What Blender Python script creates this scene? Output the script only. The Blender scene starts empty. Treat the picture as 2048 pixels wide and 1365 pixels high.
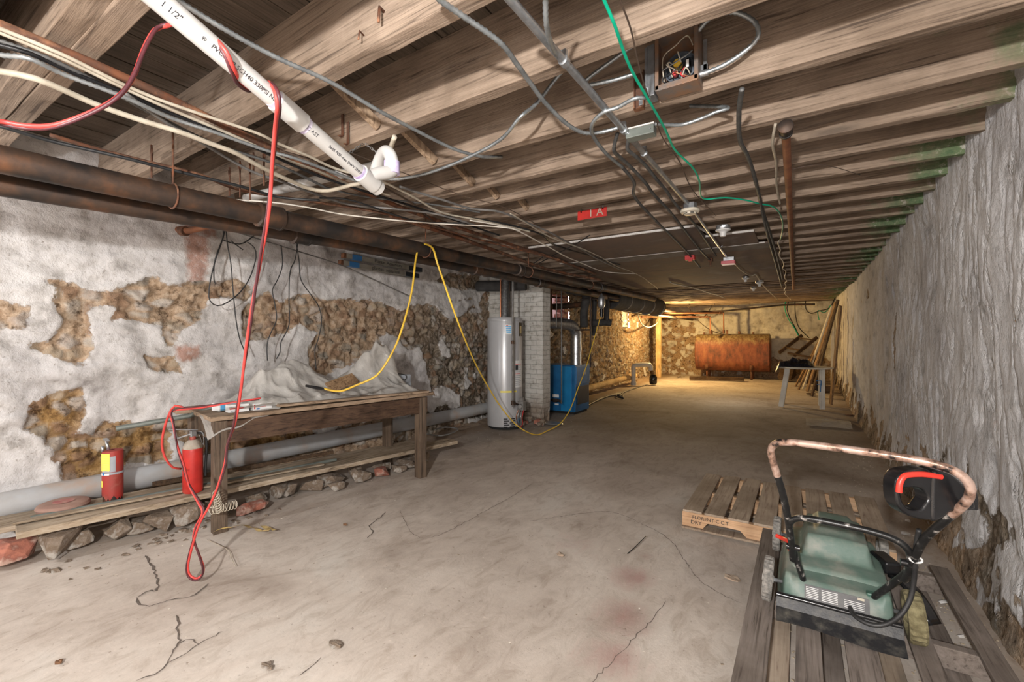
import bpy, math, random
import numpy as np
from mathutils import Vector, Matrix
random.seed(7)
S = bpy.context.scene
COL = S.collection
R = math.radians

# ------------------------------------------------------------------ camera, world, lights, exposure
F = 890.0                      # focal length in pixels of the 2048x1365 frame
YAW = 32.9
CH = 1.2                       # camera height
cd = bpy.data.cameras.new('camera'); cam = bpy.data.objects.new('camera', cd); COL.objects.link(cam)
cd.sensor_width = 36; cd.lens = F / 2048 * 36; cd.clip_start = .02; cd.clip_end = 100
cam.location = (0, 0, CH); cam.rotation_euler = (R(90), 0, R(YAW)); S.camera = cam
S.view_settings.view_transform = 'Standard'
try: S.view_settings.look = 'None'
except Exception: pass
S.view_settings.exposure = 0.5; S.view_settings.gamma = 1; S.view_settings.use_curve_mapping = False
w = bpy.data.worlds.new('world'); S.world = w; w.use_nodes = True
w.node_tree.nodes['Background'].inputs[0].default_value = (1, .88, .97, 1)
w.node_tree.nodes['Background'].inputs[1].default_value = 3.5

def light(name, kind, loc, power, color, size=.1, target=None, spot=None, sizey=None):
    l = bpy.data.lights.new(name, kind); l.energy = power; l.color = color
    if kind == 'AREA':
        l.size = size
        if sizey: l.shape = 'RECTANGLE'; l.size_y = sizey
    else: l.shadow_soft_size = size
    if spot: l.spot_size = R(spot); l.spot_blend = .6
    o = bpy.data.objects.new(name, l); COL.objects.link(o); o.location = loc
    if target is not None:
        o.rotation_euler = (Vector(target) - Vector(loc)).to_track_quat('-Z', 'Y').to_euler()
    return o
light('flash_lamp', 'POINT', (-.12, -1.0, 1.64), 310, (1, .98, .96), .05)
light('work_lamp', 'POINT', (-3.45, -.75, 1.35), 44, (.95, .97, 1), .035)
light('added_fill', 'AREA', (-1.6, -2.2, 1.1), 4, (1, .96, .92), 2.4, target=(-1.6, 4, 1.1), sizey=1.8)  # broad soft fill added behind the camera, not a fixture of the cellar
light('far_lamp', 'POINT', (-2.85, 13.0, 1.8), 200, (1, .66, .26), .05)
light('added_far_fill', 'POINT', (-1.2, 9.6, 1.0), 17, (1, .9, .72), .25)  # added warm fill for the far half of the cellar
light('added_chimney_spot', 'SPOT', (-1.5, 1.6, 1.35), 75, (1, .97, .93), .05, target=(-3.4, 5.6, 1.15), spot=44)  # unseen spot added to brighten the chimney and heater

# ------------------------------------------------------------------ picture geometry helpers
_f = np.array([-math.sin(R(YAW)), math.cos(R(YAW)), 0]); _r = np.array([math.cos(R(YAW)), math.sin(R(YAW)), 0]); _u = np.array([0, 0, 1.0])
def ray(px, py): return _f + (px - 1024) / F * _r + (682.5 - py) / F * _u
def PT(px, py, t):
    d = ray(px, py) * t; return (d[0], d[1], d[2] + CH)
def PZ(px, py, z):
    d = ray(px, py); return PT(px, py, (z - CH) / d[2])
def PX(px, py, x):
    d = ray(px, py); return PT(px, py, x / d[0])
def PY(px, py, y):
    d = ray(px, py); return PT(px, py, y / d[1])

# ------------------------------------------------------------------ materials
def newmat(name):
    m = bpy.data.materials.new(name); m.use_nodes = True
    nt = m.node_tree; return m, nt, nt.nodes, nt.links, nt.nodes['Principled BSDF']
def _n(N, t, **k):
    n = N.new(t)
    for a, b in k.items():
        if a in n.inputs: n.inputs[a].default_value = b
        else: setattr(n, a, b)
    return n
def ramp(N, L, fac, stops, interp='LINEAR'):
    r = N.new('ShaderNodeValToRGB'); r.color_ramp.interpolation = interp
    e = r.color_ramp.elements
    while len(e) < len(stops): e.new(.5)
    for i, (p, c) in enumerate(stops):
        e[i].position = p; e[i].color = (*c, 1) if len(c) == 3 else c
    L.new(fac, r.inputs[0]); return r
def mix(N, L, fac, a, b, mode='MIX'):
    m = N.new('ShaderNodeMix'); m.data_type = 'RGBA'; m.blend_type = mode; m.clamp_factor = True
    for s, v in ((m.inputs[0], fac), (m.inputs[6], a), (m.inputs[7], b)):
        if isinstance(v, (int, float)): s.default_value = v
        elif isinstance(v, tuple): s.default_value = (*v, 1)
        else: L.new(v, s)
    return m.outputs[2]
def math_(N, L, op, a, b=0.0, clamp=False):
    m = N.new('ShaderNodeMath'); m.operation = op; m.use_clamp = clamp
    for s, v in ((m.inputs[0], a), (m.inputs[1], b)):
        if isinstance(v, (int, float)): s.default_value = v
        else: L.new(v, s)
    return m.outputs[0]
def coords(N, L, scale=(1, 1, 1), kind='Object', rnd=False):
    tc = N.new('ShaderNodeTexCoord'); mp = N.new('ShaderNodeMapping'); mp.inputs['Scale'].default_value = scale
    L.new(tc.outputs[kind], mp.inputs[0])
    if rnd:
        oi = N.new('ShaderNodeObjectInfo'); v = N.new('ShaderNodeVectorMath'); v.operation = 'SCALE'
        v.inputs[0].default_value = (13, 17, 9); L.new(oi.outputs['Random'], v.inputs['Scale']); L.new(v.outputs[0], mp.inputs['Location'])
    return mp.outputs[0]
def noise(N, L, vec, scale, detail=4, rough=.55, dist=0):
    n = N.new('ShaderNodeTexNoise'); n.inputs['Scale'].default_value = scale; n.inputs['Detail'].default_value = detail
    n.inputs['Roughness'].default_value = rough; n.inputs['Distortion'].default_value = dist; L.new(vec, n.inputs['Vector']); return n.outputs[0]
def bump(N, L, B, h, strength, dist=.01, prev=None):
    b = N.new('ShaderNodeBump'); b.inputs['Strength'].default_value = strength; b.inputs['Distance'].default_value = dist
    L.new(h, b.inputs['Height'])
    if prev is not None: L.new(prev, b.inputs['Normal'])
    L.new(b.outputs[0], B.inputs['Normal']); return b.outputs[0]

def mat(name, c1, c2=None, scale=8, rough=.6, metal=0, bmp=.3, stretch=(1, 1, 1), c3=None, lo=.38, hi=.62, rnd=False, bdist=.004, spec=.5):
    m, nt, N, L, B = newmat(name)
    B.inputs['Roughness'].default_value = rough; B.inputs['Metallic'].default_value = metal
    B.inputs['Specular IOR Level'].default_value = spec
    v = coords(N, L, stretch, rnd=rnd)
    n = noise(N, L, v, scale, 6, .6)
    c2 = c2 or tuple(x * .8 for x in c1)
    st = [(lo, c1), (hi, c2)]
    if c3: st = [(lo, c1), ((lo + hi) / 2, c2), (hi, c3)]
    r = ramp(N, L, n, st); L.new(r.outputs[0], B.inputs['Base Color'])
    n2 = noise(N, L, v, scale * 5, 4, .6)
    if bmp: bump(N, L, B, n2, bmp, bdist)
    return m

def wood(name, c1, c2, dark, axis='X', gs=1.0, rough=.8, bmp=.5, green=False, lo=.33, hi=.66):
    """grained timber, the grain running along the given object axis"""
    m, nt, N, L, B = newmat(name)
    B.inputs['Roughness'].default_value = rough; B.inputs['Specular IOR Level'].default_value = .25
    st = {'X': (1.1, 26, 26), 'Y': (26, 1.1, 26), 'Z': (26, 26, 1.1)}[axis]
    v = coords(N, L, tuple(s * gs for s in st), rnd=True)
    g = noise(N, L, v, 2.2, 8, .65, .9)
    r = ramp(N, L, g, [(lo, dark), (.45, c2), (hi, c1)])
    v2 = coords(N, L, (1.6, 1.6, 1.6), rnd=True)
    b = noise(N, L, v2, 1.6, 5, .6)
    bl = ramp(N, L, b, [(.38, (.58, .54, .5)), (.6, (1.12, 1.1, 1.08))])
    c = mix(N, L, .75, r.outputs[0], bl.outputs[0], 'MULTIPLY')
    # knots
    st2 = {'X': (1.1, 5, 5), 'Y': (5, 1.1, 5), 'Z': (5, 5, 1.1)}[axis]
    vk = coords(N, L, st2, rnd=True)
    vo = N.new('ShaderNodeTexVoronoi'); vo.inputs['Scale'].default_value = 1.0; L.new(vk, vo.inputs['Vector'])
    k = ramp(N, L, vo.outputs['Distance'], [(.05, (1, 1, 1)), (.13, (0, 0, 0))])
    c = mix(N, L, k.outputs[0], c, tuple(x * .55 for x in c2))
    if green:
        geo = N.new('ShaderNodeNewGeometry'); sp = N.new('ShaderNodeSeparateXYZ'); L.new(geo.outputs['Position'], sp.inputs[0])
        gn = noise(N, L, v2, 4, 5, .6)
        oi = N.new('ShaderNodeObjectInfo'); e = math_(N, L, 'ADD', math_(N, L, 'ADD', sp.outputs[0], math_(N, L, 'MULTIPLY', gn, .8)), math_(N, L, 'MULTIPLY', oi.outputs['Random'], .3))
        ge = ramp(N, L, math_(N, L, 'MULTIPLY', e, .7), [(.76, (0, 0, 0)), (.92, (1, 1, 1))])
        gc = ramp(N, L, noise(N, L, v2, 14, 5, .7), [(.4, (.045, .13, .055)), (.56, (.12, .2, .09)), (.66, (.5, .5, .44))])
        c = mix(N, L, math_(N, L, 'MULTIPLY', ge.outputs[0], .8), c, gc.outputs[0])
    L.new(c, B.inputs['Base Color'])
    h = math_(N, L, 'ADD', g, math_(N, L, 'MULTIPLY', noise(N, L, v, 12, 4, .6), .4))
    bump(N, L, B, h, bmp, .006)
    return m

M = {}
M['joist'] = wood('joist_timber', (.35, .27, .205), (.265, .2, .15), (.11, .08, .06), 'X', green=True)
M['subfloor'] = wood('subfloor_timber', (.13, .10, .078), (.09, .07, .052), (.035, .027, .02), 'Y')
M['bench'] = wood('bench_timber', (.12, .075, .048), (.075, .045, .03), (.025, .017, .012), 'Y', rough=.6)
M['bench_z'] = wood('bench_leg_timber', (.19, .14, .1), (.11, .08, .058), (.04, .03, .022), 'Z', rough=.7)
M['bench_top'] = wood('bench_top_timber', (.4, .3, .22), (.3, .22, .15), (.1, .07, .05), 'Y')
M['plank'] = wood('plank_timber', (.48, .41, .33), (.34, .27, .19), (.12, .09, .065), 'Y')
M['pallet_pale'] = wood('pale_pallet_timber', (.47, .385, .30), (.4, .32, .245), (.25, .18, .14), 'Y', bmp=.3)
M['pallet_edge'] = wood('pallet_stringer_timber', (.72, .49, .31), (.62, .4, .24), (.4, .24, .14), 'X', bmp=.2)
M['pallet_dark'] = wood('weathered_pallet_timber', (.25, .215, .19), (.19, .16, .14), (.09, .074, .063), 'Y', bmp=.35)
M['lumber'] = wood('leaning_lumber_timber', (.42, .29, .17), (.27, .17, .095), (.09, .055, .03), 'Z')
M['lumber_dark'] = wood('dark_lumber_timber', (.13, .085, .05), (.08, .05, .03), (.03, .02, .012), 'X')
M['post'] = wood('post_timber', (.75, .55, .3), (.65, .45, .22), (.4, .25, .1), 'Z', bmp=.2)
M['brace'] = wood('strut_timber', (.42, .31, .21), (.26, .18, .12), (.09, .06, .04), 'Z')
M['iron'] = mat('rusty_black_iron', (.028, .024, .022), (.075, .045, .03), 5, .55, .35, .35, c3=(.17, .075, .035), lo=.42, hi=.72)
M['rust'] = mat('rusted_steel', (.2, .075, .035), (.1, .05, .032), 8, .8, .2, .4, c3=(.32, .15, .08))
M['rust_red'] = mat('orange_rusted_pipe', (.28, .11, .05), (.18, .07, .035), 9, .7, .2, .3)
M['galv'] = mat('galvanized_steel', (.55, .57, .59), (.4, .42, .44), 30, .35, .85, .15)
M['galv_duct'] = mat('spangled_duct_steel', (.62, .64, .67), (.36, .38, .41), 38, .3, .9, .3)
M['bx'] = mat('armoured_cable_steel', (.42, .45, .46), (.28, .3, .31), 20, .42, .7, .1)
M['bx_dark'] = mat('dusty_armoured_cable', (.15, .15, .145), (.09, .09, .088), 20, .55, .4, .1)
M['pvc'] = mat('white_pvc', (.47, .46, .44), (.4, .385, .365), 4, .4, 0, .05)
M['pvc_purple'] = mat('purple_primed_pvc', (.6, .56, .66), (.36, .28, .5), 16, .35, 0, .05)
M['ink'] = mat('black_print', (.02, .02, .025), (.03, .03, .035), 5, .6, 0, 0)
M['drain'] = mat('grey_drain_pipe', (.42, .43, .44), (.38, .37, .36), 3, .4, 0, .05, c3=(.42, .3, .22), lo=.4, hi=.7)
M['red_cord'] = mat('red_rubber', (.62, .06, .05), (.48, .045, .04), 20, .45, 0, .05)
M['dark_red'] = mat('dark_red_rubber', (.09, .02, .025), (.06, .015, .02), 20, .5, 0, .05)
M['yellow'] = mat('yellow_cord_plastic', (.75, .5, .06), (.6, .38, .04), 10, .4, 0, .05)
M['green'] = mat('green_wire_plastic', (.0, .42, .25), (.0, .32, .18), 10, .35, 0, .05)
M['black'] = mat('black_rubber', (.016, .016, .017), (.03, .03, .03), 20, .5, 0, .1)
M['blackp'] = mat('black_plastic', (.008, .008, .009), (.016, .016, .017), 12, .22, 0, .08)
M['cream'] = mat('cream_cable', (.5, .45, .36), (.36, .31, .24), 12, .55, 0, .1)
M['brownwire'] = mat('brown_wire', (.1, .065, .045), (.06, .04, .03), 12, .6, 0, .1)
M['greywire'] = mat('grey_wire', (.2, .19, .18), (.12, .115, .11), 12, .55, 0, .1)
M['whitewire'] = mat('white_wire', (.72, .68, .6), (.6, .55, .48), 12, .5, 0, .05)
M['redpaint'] = mat('dusty_red_paint', (.58, .03, .022), (.42, .022, .018), 7, .45, .0, .12, c3=(.5, .12, .08), lo=.35, hi=.8)
M['redpaint_dust'] = mat('grimy_red_paint', (.4, .03, .025), (.28, .04, .03), 6, .6, 0, .15, c3=(.42, .2, .14), lo=.35, hi=.75)
M['dust'] = mat('grey_dust', (.4, .35, .29), (.33, .28, .22), 20, .9, 0, .3)
M['yellowtag'] = mat('yellow_card', (.85, .72, .12), (.8, .66, .1), 10, .6, 0, 0)
M['label_white'] = mat('white_label', (.75, .75, .74), (.68, .68, .67), 10, .5, 0, 0)
M['label_grey'] = mat('grey_label', (.34, .36, .4), (.3, .32, .35), 10, .5, 0, 0)
M['blue'] = mat('blue_print', (.04, .2, .5), (.03, .16, .42), 10, .5, 0, 0)
M['lightblue'] = mat('light_blue_print', (.15, .45, .75), (.12, .4, .7), 10, .5, 0, 0)
M['redprint'] = mat('red_print', (.65, .05, .05), (.6, .05, .05), 10, .5, 0, 0)
M['gold'] = mat('gold_print', (.6, .45, .2), (.5, .38, .15), 10, .5, 0, 0)
M['heater'] = mat('grey_heater_enamel', (.44, .44, .45), (.4, .4, .41), 3, .28, .1, .02)
M['dark_slot'] = mat('dark_slot', (.01, .01, .01), (.015, .015, .015), 5, .9, 0, 0)
M['furnace'] = mat('blue_furnace_enamel', (.02, .15, .36), (.015, .11, .27), 4, .35, .1, .05)
M['furnace_dark'] = mat('dark_furnace_panel', (.03, .04, .055), (.02, .028, .04), 4, .4, .2, .05)
M['insul'] = mat('dark_insulation', (.035, .034, .034), (.06, .057, .055), 8, .85, 0, .6)
M['foil'] = mat('dark_foil_wrap', (.1, .1, .1), (.3, .3, .3), 40, .35, .6, .9, lo=.5, hi=.75)
M['copper'] = mat('copper_pipe', (.5, .22, .12), (.38, .16, .09), 10, .4, .8, .05)
M['brickwhite'] = None
M['plywood'] = mat('dusty_ceiling_board', (.2, .135, .1), (.15, .11, .09), 2.2, .85, 0, .2, c3=(.27, .25, .23), lo=.35, hi=.75)
M['plaster_edge'] = mat('chalky_white_edge', (.72, .7, .68), (.6, .57, .53), 30, .9, 0, .4)
M['table'] = mat('white_resin', (.66, .64, .58), (.56, .53, .47), 5, .45, 0, .05)
M['bag'] = mat('black_bag_film', (.01, .01, .014), (.02, .02, .03), 14, .22, 0, .4)
M['stone'] = mat('rubble_stone', (.26, .21, .165), (.18, .13, .09), 14, .95, 0, .8, c3=(.38, .35, .31), bdist=.01)
M['brickred'] = mat('red_brick', (.4, .15, .1), (.26, .1, .07), 14, .9, 0, .7, c3=(.45, .3, .24))
M['disc'] = mat('dusty_terracotta_lid', (.33, .21, .165), (.27, .16, .125), 9, .85, 0, .3)
M['paper'] = mat('dry_paper', (.42, .33, .25), (.35, .26, .19), 12, .9, 0, .4)
M['mower'] = mat('dusty_green_plastic', (.075, .145, .115), (.13, .185, .155), 9, .5, 0, .2, c3=(.25, .26, .22), lo=.3, hi=.68)
M['mower_dk'] = mat('green_shroud_plastic', (.04, .11, .08), (.06, .13, .1), 6, .4, 0, .1)
M['tyre'] = mat('dusty_grey_tyre', (.15, .145, .135), (.32, .3, .27), 60, .9, 0, .6)
M['flap'] = mat('dusty_black_flap', (.02, .02, .022), (.07, .066, .058), 22, .5, 0, .3, c3=(.2, .18, .14), lo=.45, hi=.8)
M['chip_black'] = mat('chipped_black_tube', (.015, .015, .015), (.03, .03, .03), 30, .35, .2, .1, c3=(.4, .37, .34), lo=.5, hi=.66)
M['chip_rust'] = mat('rust_pink_tube', (.02, .018, .018), (.36, .22, .16), 18, .35, .4, .15, c3=(.58, .42, .35), lo=.40, hi=.58)
M['redplastic'] = mat('red_plastic', (.75, .05, .03), (.68, .045, .03), 8, .35, 0, 0)
M['moss'] = mat('mossy_tyre', (.12, .1, .05), (.25, .22, .12), 30, .95, 0, .8)
M['detector'] = mat('cream_plastic', (.68, .63, .52), (.6, .55, .45), 8, .45, 0, .03)
M['boxblack'] = mat('dark_enamel_pot', (.11, .13, .16), (.15, .17, .2), 8, .35, .3, .05)
M['greygreen'] = mat('grey_green_enamel', (.17, .19, .17), (.12, .135, .12), 8, .5, .2, .15)
M['leaf'] = mat('dry_leaf', (.2, .1, .05), (.12, .06, .03), 20, .9, 0, .3)
M['cardboard'] = mat('faded_cardboard', (.3, .29, .25), (.22, .21, .18), 8, .8, 0, .1)

def tank_mat():
    m, nt, N, L, B = newmat('rusty_oil_tank'); B.inputs['Roughness'].default_value = .6; B.inputs['Metallic'].default_value = .1
    v = coords(N, L, (1, 1, .5)); sp = N.new('ShaderNodeSeparateXYZ'); tc = N.new('ShaderNodeTexCoord'); L.new(tc.outputs['Object'], sp.inputs[0])
    n = noise(N, L, v, 6, 7, .7)
    r = ramp(N, L, n, [(.35, (.09, .035, .02)), (.52, (.22, .065, .03)), (.7, (.3, .12, .05))])
    h = math_(N, L, 'ADD', sp.outputs[2], math_(N, L, 'MULTIPLY', n, .5))
    f = ramp(N, L, math_(N, L, 'MULTIPLY', h, .6), [(.8, (0, 0, 0)), (.92, (1, 1, 1))])
    g = ramp(N, L, noise(N, L, v, 18, 5, .7), [(.4, (.14, .07, .03)), (.6, (.34, .25, .12))])
    L.new(mix(N, L, f.outputs[0], r.outputs[0], g.outputs[0]), B.inputs['Base Color']); bump(N, L, B, n, .3, .01); return m
M['tank'] = tank_mat()

def brickwhite():
    m, nt, N, L, B = newmat('whitewashed_brick'); B.inputs['Roughness'].default_value = .9
    tc = N.new('ShaderNodeTexCoord'); sp = N.new('ShaderNodeSeparateXYZ'); L.new(tc.outputs['Object'], sp.inputs[0])
    cb = N.new('ShaderNodeCombineXYZ'); L.new(math_(N, L, 'ADD', sp.outputs[0], sp.outputs[1]), cb.inputs[0]); L.new(sp.outputs[2], cb.inputs[1])
    v = tc.outputs['Object']
    wob = N.new('ShaderNodeVectorMath'); wob.operation = 'ADD'; nn = N.new('ShaderNodeTexNoise'); nn.inputs['Scale'].default_value = 9; L.new(v, nn.inputs['Vector'])
    sc = N.new('ShaderNodeVectorMath'); sc.operation = 'SCALE'; sc.inputs['Scale'].default_value = .03; L.new(nn.outputs['Color'], sc.inputs[0])
    L.new(cb.outputs[0], wob.inputs[0]); L.new(sc.outputs[0], wob.inputs[1])
    br = N.new('ShaderNodeTexBrick'); L.new(wob.outputs[0], br.inputs['Vector'])
    br.inputs['Scale'].default_value = 1; br.inputs['Brick Width'].default_value = .215; br.inputs['Row Height'].default_value = .072
    br.inputs['Mortar Size'].default_value = .006; br.inputs['Mortar Smooth'].default_value = .7
    br.inputs['Color1'].default_value = (1, 1, 1, 1); br.inputs['Color2'].default_value = (.9, .9, .9, 1); br.inputs['Mortar'].default_value = (.2, .2, .2, 1)
    n = noise(N, L, v, 12, 7, .7); n2 = noise(N, L, v, 1.7, 4, .6)
    c = ramp(N, L, n, [(.3, (.3, .27, .22)), (.45, (.56, .54, .5)), (.7, (.66, .64, .6))])
    dirt = ramp(N, L, math_(N, L, 'ADD', math_(N, L, 'MULTIPLY', sp.outputs[2], .9), n2), [(.62, (.42, .33, .26)), (.9, (1, 1, 1))])
    cc = mix(N, L, 1.0, c.outputs[0], dirt.outputs[0], 'MULTIPLY')
    cc = mix(N, L, .28, cc, br.outputs['Color'], 'MULTIPLY')
    L.new(cc, B.inputs['Base Color'])
    b1 = bump(N, L, B, br.outputs['Color'], .7, .012); bump(N, L, B, n, .5, .008, b1); return m
M['brickwhite'] = brickwhite()

# ------------------------------------------------------------------ mesh building
class MB:
    def __init__(s): s.v = []; s.f = []; s.mi = []; s.cur = 0
    def add(s, vs, fs, T=None):
        k = len(s.v)
        for p in vs: s.v.append(tuple(T @ Vector(p)) if T is not None else tuple(p))
        for f in fs: s.f.append(tuple(i + k for i in f)); s.mi.append(s.cur)
        return s
    def box(s, c, d, T=None, rot=None):
        x, y, z = (q / 2 for q in d)
        vs = [Vector((i * x, j * y, k * z)) for i in (-1, 1) for j in (-1, 1) for k in (-1, 1)]
        if rot is not None: vs = [rot @ q for q in vs]
        vs = [q + Vector(c) for q in vs]
        return s.add(vs, [(0, 1, 3, 2), (4, 6, 7, 5), (0, 4, 5, 1), (2, 3, 7, 6), (0, 2, 6, 4), (1, 5, 7, 3)], T)
    def beam(s, a, b, wd, h, up=(0, 0, 1), T=None, bow=0, segs=1):
        a, b = Vector(a), Vector(b); d = (b - a).normalized(); u = Vector(up)
        if abs(d.dot(u)) > .99: u = Vector((0, 1, 0))
        sd = d.cross(u).normalized(); u = sd.cross(d).normalized()
        vs = []; fs = []
        for i in range(segs + 1):
            c = a.lerp(b, i / segs)
            for q, r_ in ((-1, -1), (1, -1), (1, 1), (-1, 1)): vs.append(c + sd * q * wd / 2 + u * r_ * h / 2)
            if i:
                k = (i - 1) * 4
                for j in range(4): fs.append((k + j, k + (j + 1) % 4, k + 4 + (j + 1) % 4, k + 4 + j))
        fs += [(3, 2, 1, 0), tuple(len(vs) - 4 + j for j in range(4))]
        return s.add(vs, fs, T)
    def tube(s, pts, r, seg=8, cap=True, T=None, flat=None):
        pts = [Vector(p) for p in pts]; n = len(pts)
        if n < 2: return s
        rr = r if hasattr(r, '__len__') else [r] * n
        tg = [(pts[min(i + 1, n - 1)] - pts[max(i - 1, 0)]).normalized() for i in range(n)]
        u = Vector((0, 0, 1)); 
        if abs(tg[0].dot(u)) > .95: u = Vector((1, 0, 0))
        u = (u - tg[0] * u.dot(tg[0])).normalized(); vs = []; fs = []
        for i in range(n):
            u = (u - tg[i] * u.dot(tg[i])); u = u.normalized() if u.length > 1e-6 else Vector((1, 0, 0))
            w_ = tg[i].cross(u)
            for j in range(seg):
                a = 2 * math.pi * j / seg; vs.append(pts[i] + (u * math.cos(a) + w_ * math.sin(a)) * rr[i])
        for i in range(n - 1):
            for j in range(seg):
                k = i * seg; fs.append((k + j, k + (j + 1) % seg, k + seg + (j + 1) % seg, k + seg + j))
        if cap: fs += [tuple(range(seg - 1, -1, -1)), tuple((n - 1) * seg + j for j in range(seg))]
        return s.add(vs, fs, T)
    def lathe(s, prof, seg=24, T=None, cap=True):
        vs = []; fs = []
        for r, z in prof:
            for j in range(seg):
                a = 2 * math.pi * j / seg; vs.append((r * math.cos(a), r * math.sin(a), z))
        for i in range(len(prof) - 1):
            for j in range(seg):
                k = i * seg; fs.append((k + j, k + (j + 1) % seg, k + seg + (j + 1) % seg, k + seg + j))
        if cap: fs += [tuple(range(seg - 1, -1, -1)), tuple((len(prof) - 1) * seg + j for j in range(seg))]
        return s.add(vs, fs, T)
    def prism(s, outl, depth, T=None, holes=None):
        """outline in local XY, extruded along +Z"""
        n = len(outl)
        vs = [(x, y, 0) for x, y in outl] + [(x, y, depth) for x, y in outl]
        fs = [tuple(range(n - 1, -1, -1)), tuple(range(n, 2 * n))] + [(i, (i + 1) % n, n + (i + 1) % n, n + i) for i in range(n)]
        return s.add(vs, fs, T)
    def ring(s, outer, inner, depth, T=None):
        n = len(outer)
        vs = [(x, y, z) for z in (0, depth) for L_ in (outer, inner) for x, y in L_]
        fs = []
        for i in range(n):
            j = (i + 1) % n
            fs += [(i, n + i, n + j, j), (2 * n + i, 2 * n + j, 3 * n + j, 3 * n + i), (i, j, 2 * n + j, 2 * n + i), (n + i, 3 * n + i, 3 * n + j, n + j)]
        return s.add(vs, fs, T)
    def blob(s, c, d, seed=0, n=10, rough=.18, T=None, rot=None):
        rg = random.Random(seed); vs = []; fs = []; m = n // 2 + 1
        for i in range(m + 1):
            th = math.pi * i / m
            for j in range(n):
                ph = 2 * math.pi * j / n
                k = 1 + rg.uniform(-rough, rough)
                p = Vector((math.sin(th) * math.cos(ph) * d[0] / 2 * k, math.sin(th) * math.sin(ph) * d[1] / 2 * k, math.cos(th) * d[2] / 2 * (k if 0 < i < m else 1)))
                if rot is not None: p = rot @ p
                vs.append(p + Vector(c))
        for i in range(m):
            for j in range(n):
                k = i * n; fs.append((k + j, k + n + j, k + n + (j + 1) % n, k + (j + 1) % n))
        return s.add(vs, fs, T)
    def rock(s, c, d, seed=0, n=16, T=None):
        import bmesh
        rg = random.Random(seed); bm = bmesh.new()
        for _ in range(n):
            v = Vector([rg.gauss(0, 1) for _ in range(3)]).normalized(); v = Vector([math.copysign(abs(q) ** .6, q) for q in v])
            bm.verts.new((c[0] + v.x * d[0] / 2 * rg.uniform(.75, 1), c[1] + v.y * d[1] / 2 * rg.uniform(.75, 1), c[2] + v.z * d[2] / 2 * rg.uniform(.85, 1)))
        bmesh.ops.convex_hull(bm, input=bm.verts); bm.verts.ensure_lookup_table()
        bm.verts.index_update(); live = [v for v in bm.verts if v.link_faces]; ix = {v: i for i, v in enumerate(live)}
        s.add([tuple(v.co) for v in live], [tuple(ix[v] for v in f.verts) for f in bm.faces], T); bm.free(); return s
    def build(s, name, m=None, parent=None, smooth=False, bevel=0, origin=None, subsurf=0):
        off = Vector((0, 0, 0)); q = parent
        while q is not None: off += Vector(q.location); q = q.parent
        if parent is None:
            if origin is None:
                A = np.array([tuple(x) for x in s.v]); lo, hi = A.min(0), A.max(0); off = Vector(((lo[0] + hi[0]) / 2, (lo[1] + hi[1]) / 2, lo[2]))
            else: off = Vector(origin)
        me = bpy.data.meshes.new(name)
        me.from_pydata([(x - off.x, y - off.y, z - off.z) for x, y, z in s.v], [], s.f)
        ms = m if isinstance(m, (list, tuple)) else [m]
        for k in ms: me.materials.append(k)
        if len(ms) > 1: me.polygons.foreach_set('material_index', s.mi)
        if smooth: me.polygons.foreach_set('use_smooth', [True] * len(me.polygons))
        me.update()
        o = bpy.data.objects.new(name, me); COL.objects.link(o)
        if parent is not None: o.parent = parent
        else: o.location = off
        if bevel:
            b = o.modifiers.new('b', 'BEVEL'); b.width = bevel; b.segments = 2; b.limit_method = 'ANGLE'; b.angle_limit = R(40)
        if subsurf:
            b = o.modifiers.new('s', 'SUBSURF'); b.levels = subsurf; b.render_levels = subsurf
        if smooth == 'auto':
            me.polygons.foreach_set('use_smooth', [True] * len(me.polygons))
            e = me.attributes.get('sharp_edge') or me.attributes.new('sharp_edge', 'BOOLEAN', 'EDGE')
            # mark sharp by angle
            import bmesh
            bm = bmesh.new(); bm.from_mesh(me); vals = []
            for ed in bm.edges:
                vals.append(len(ed.link_faces) != 2 or ed.calc_face_angle(0) > R(38))
            bm.free(); e.data.foreach_set('value', vals)
        return o
def tag(o, label, cat, group=None, kind=None):
    o['label'] = label; o['category'] = cat
    if group: o['group'] = group
    if kind: o['kind'] = kind
    return o
def thing(name, label, cat, loc, group=None):
    o = bpy.data.objects.new(name, None); COL.objects.link(o); o.location = loc; o.empty_display_size = .05
    return tag(o, label, cat, group)
def struct(o): o['kind'] = 'structure'; return o
def smoothpts(pts, step=.02):
    P = [Vector(p) for p in pts]; out = []
    n = len(P)
    for i in range(n - 1):
        p0, p1, p2, p3 = P[max(i - 1, 0)], P[i], P[i + 1], P[min(i + 2, n - 1)]
        k = max(2, int((p2 - p1).length / step))
        for j in range(k):
            t = j / k
            out.append(.5 * ((2 * p1) + (-p0 + p2) * t + (2 * p0 - 5 * p1 + 4 * p2 - p3) * t * t + (-p0 + 3 * p1 - 3 * p2 + p3) * t ** 3))
    out.append(P[-1]); return out
def frame(o, xd, yd):
    """matrix with origin o, local X along xd, local Y near yd"""
    x = Vector(xd).normalized(); y = Vector(yd); y = (y - x * y.dot(x)).normalized(); z = x.cross(y)
    m = Matrix((x, y, z)).transposed().to_4x4(); m.translation = Vector(o); return m
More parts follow.
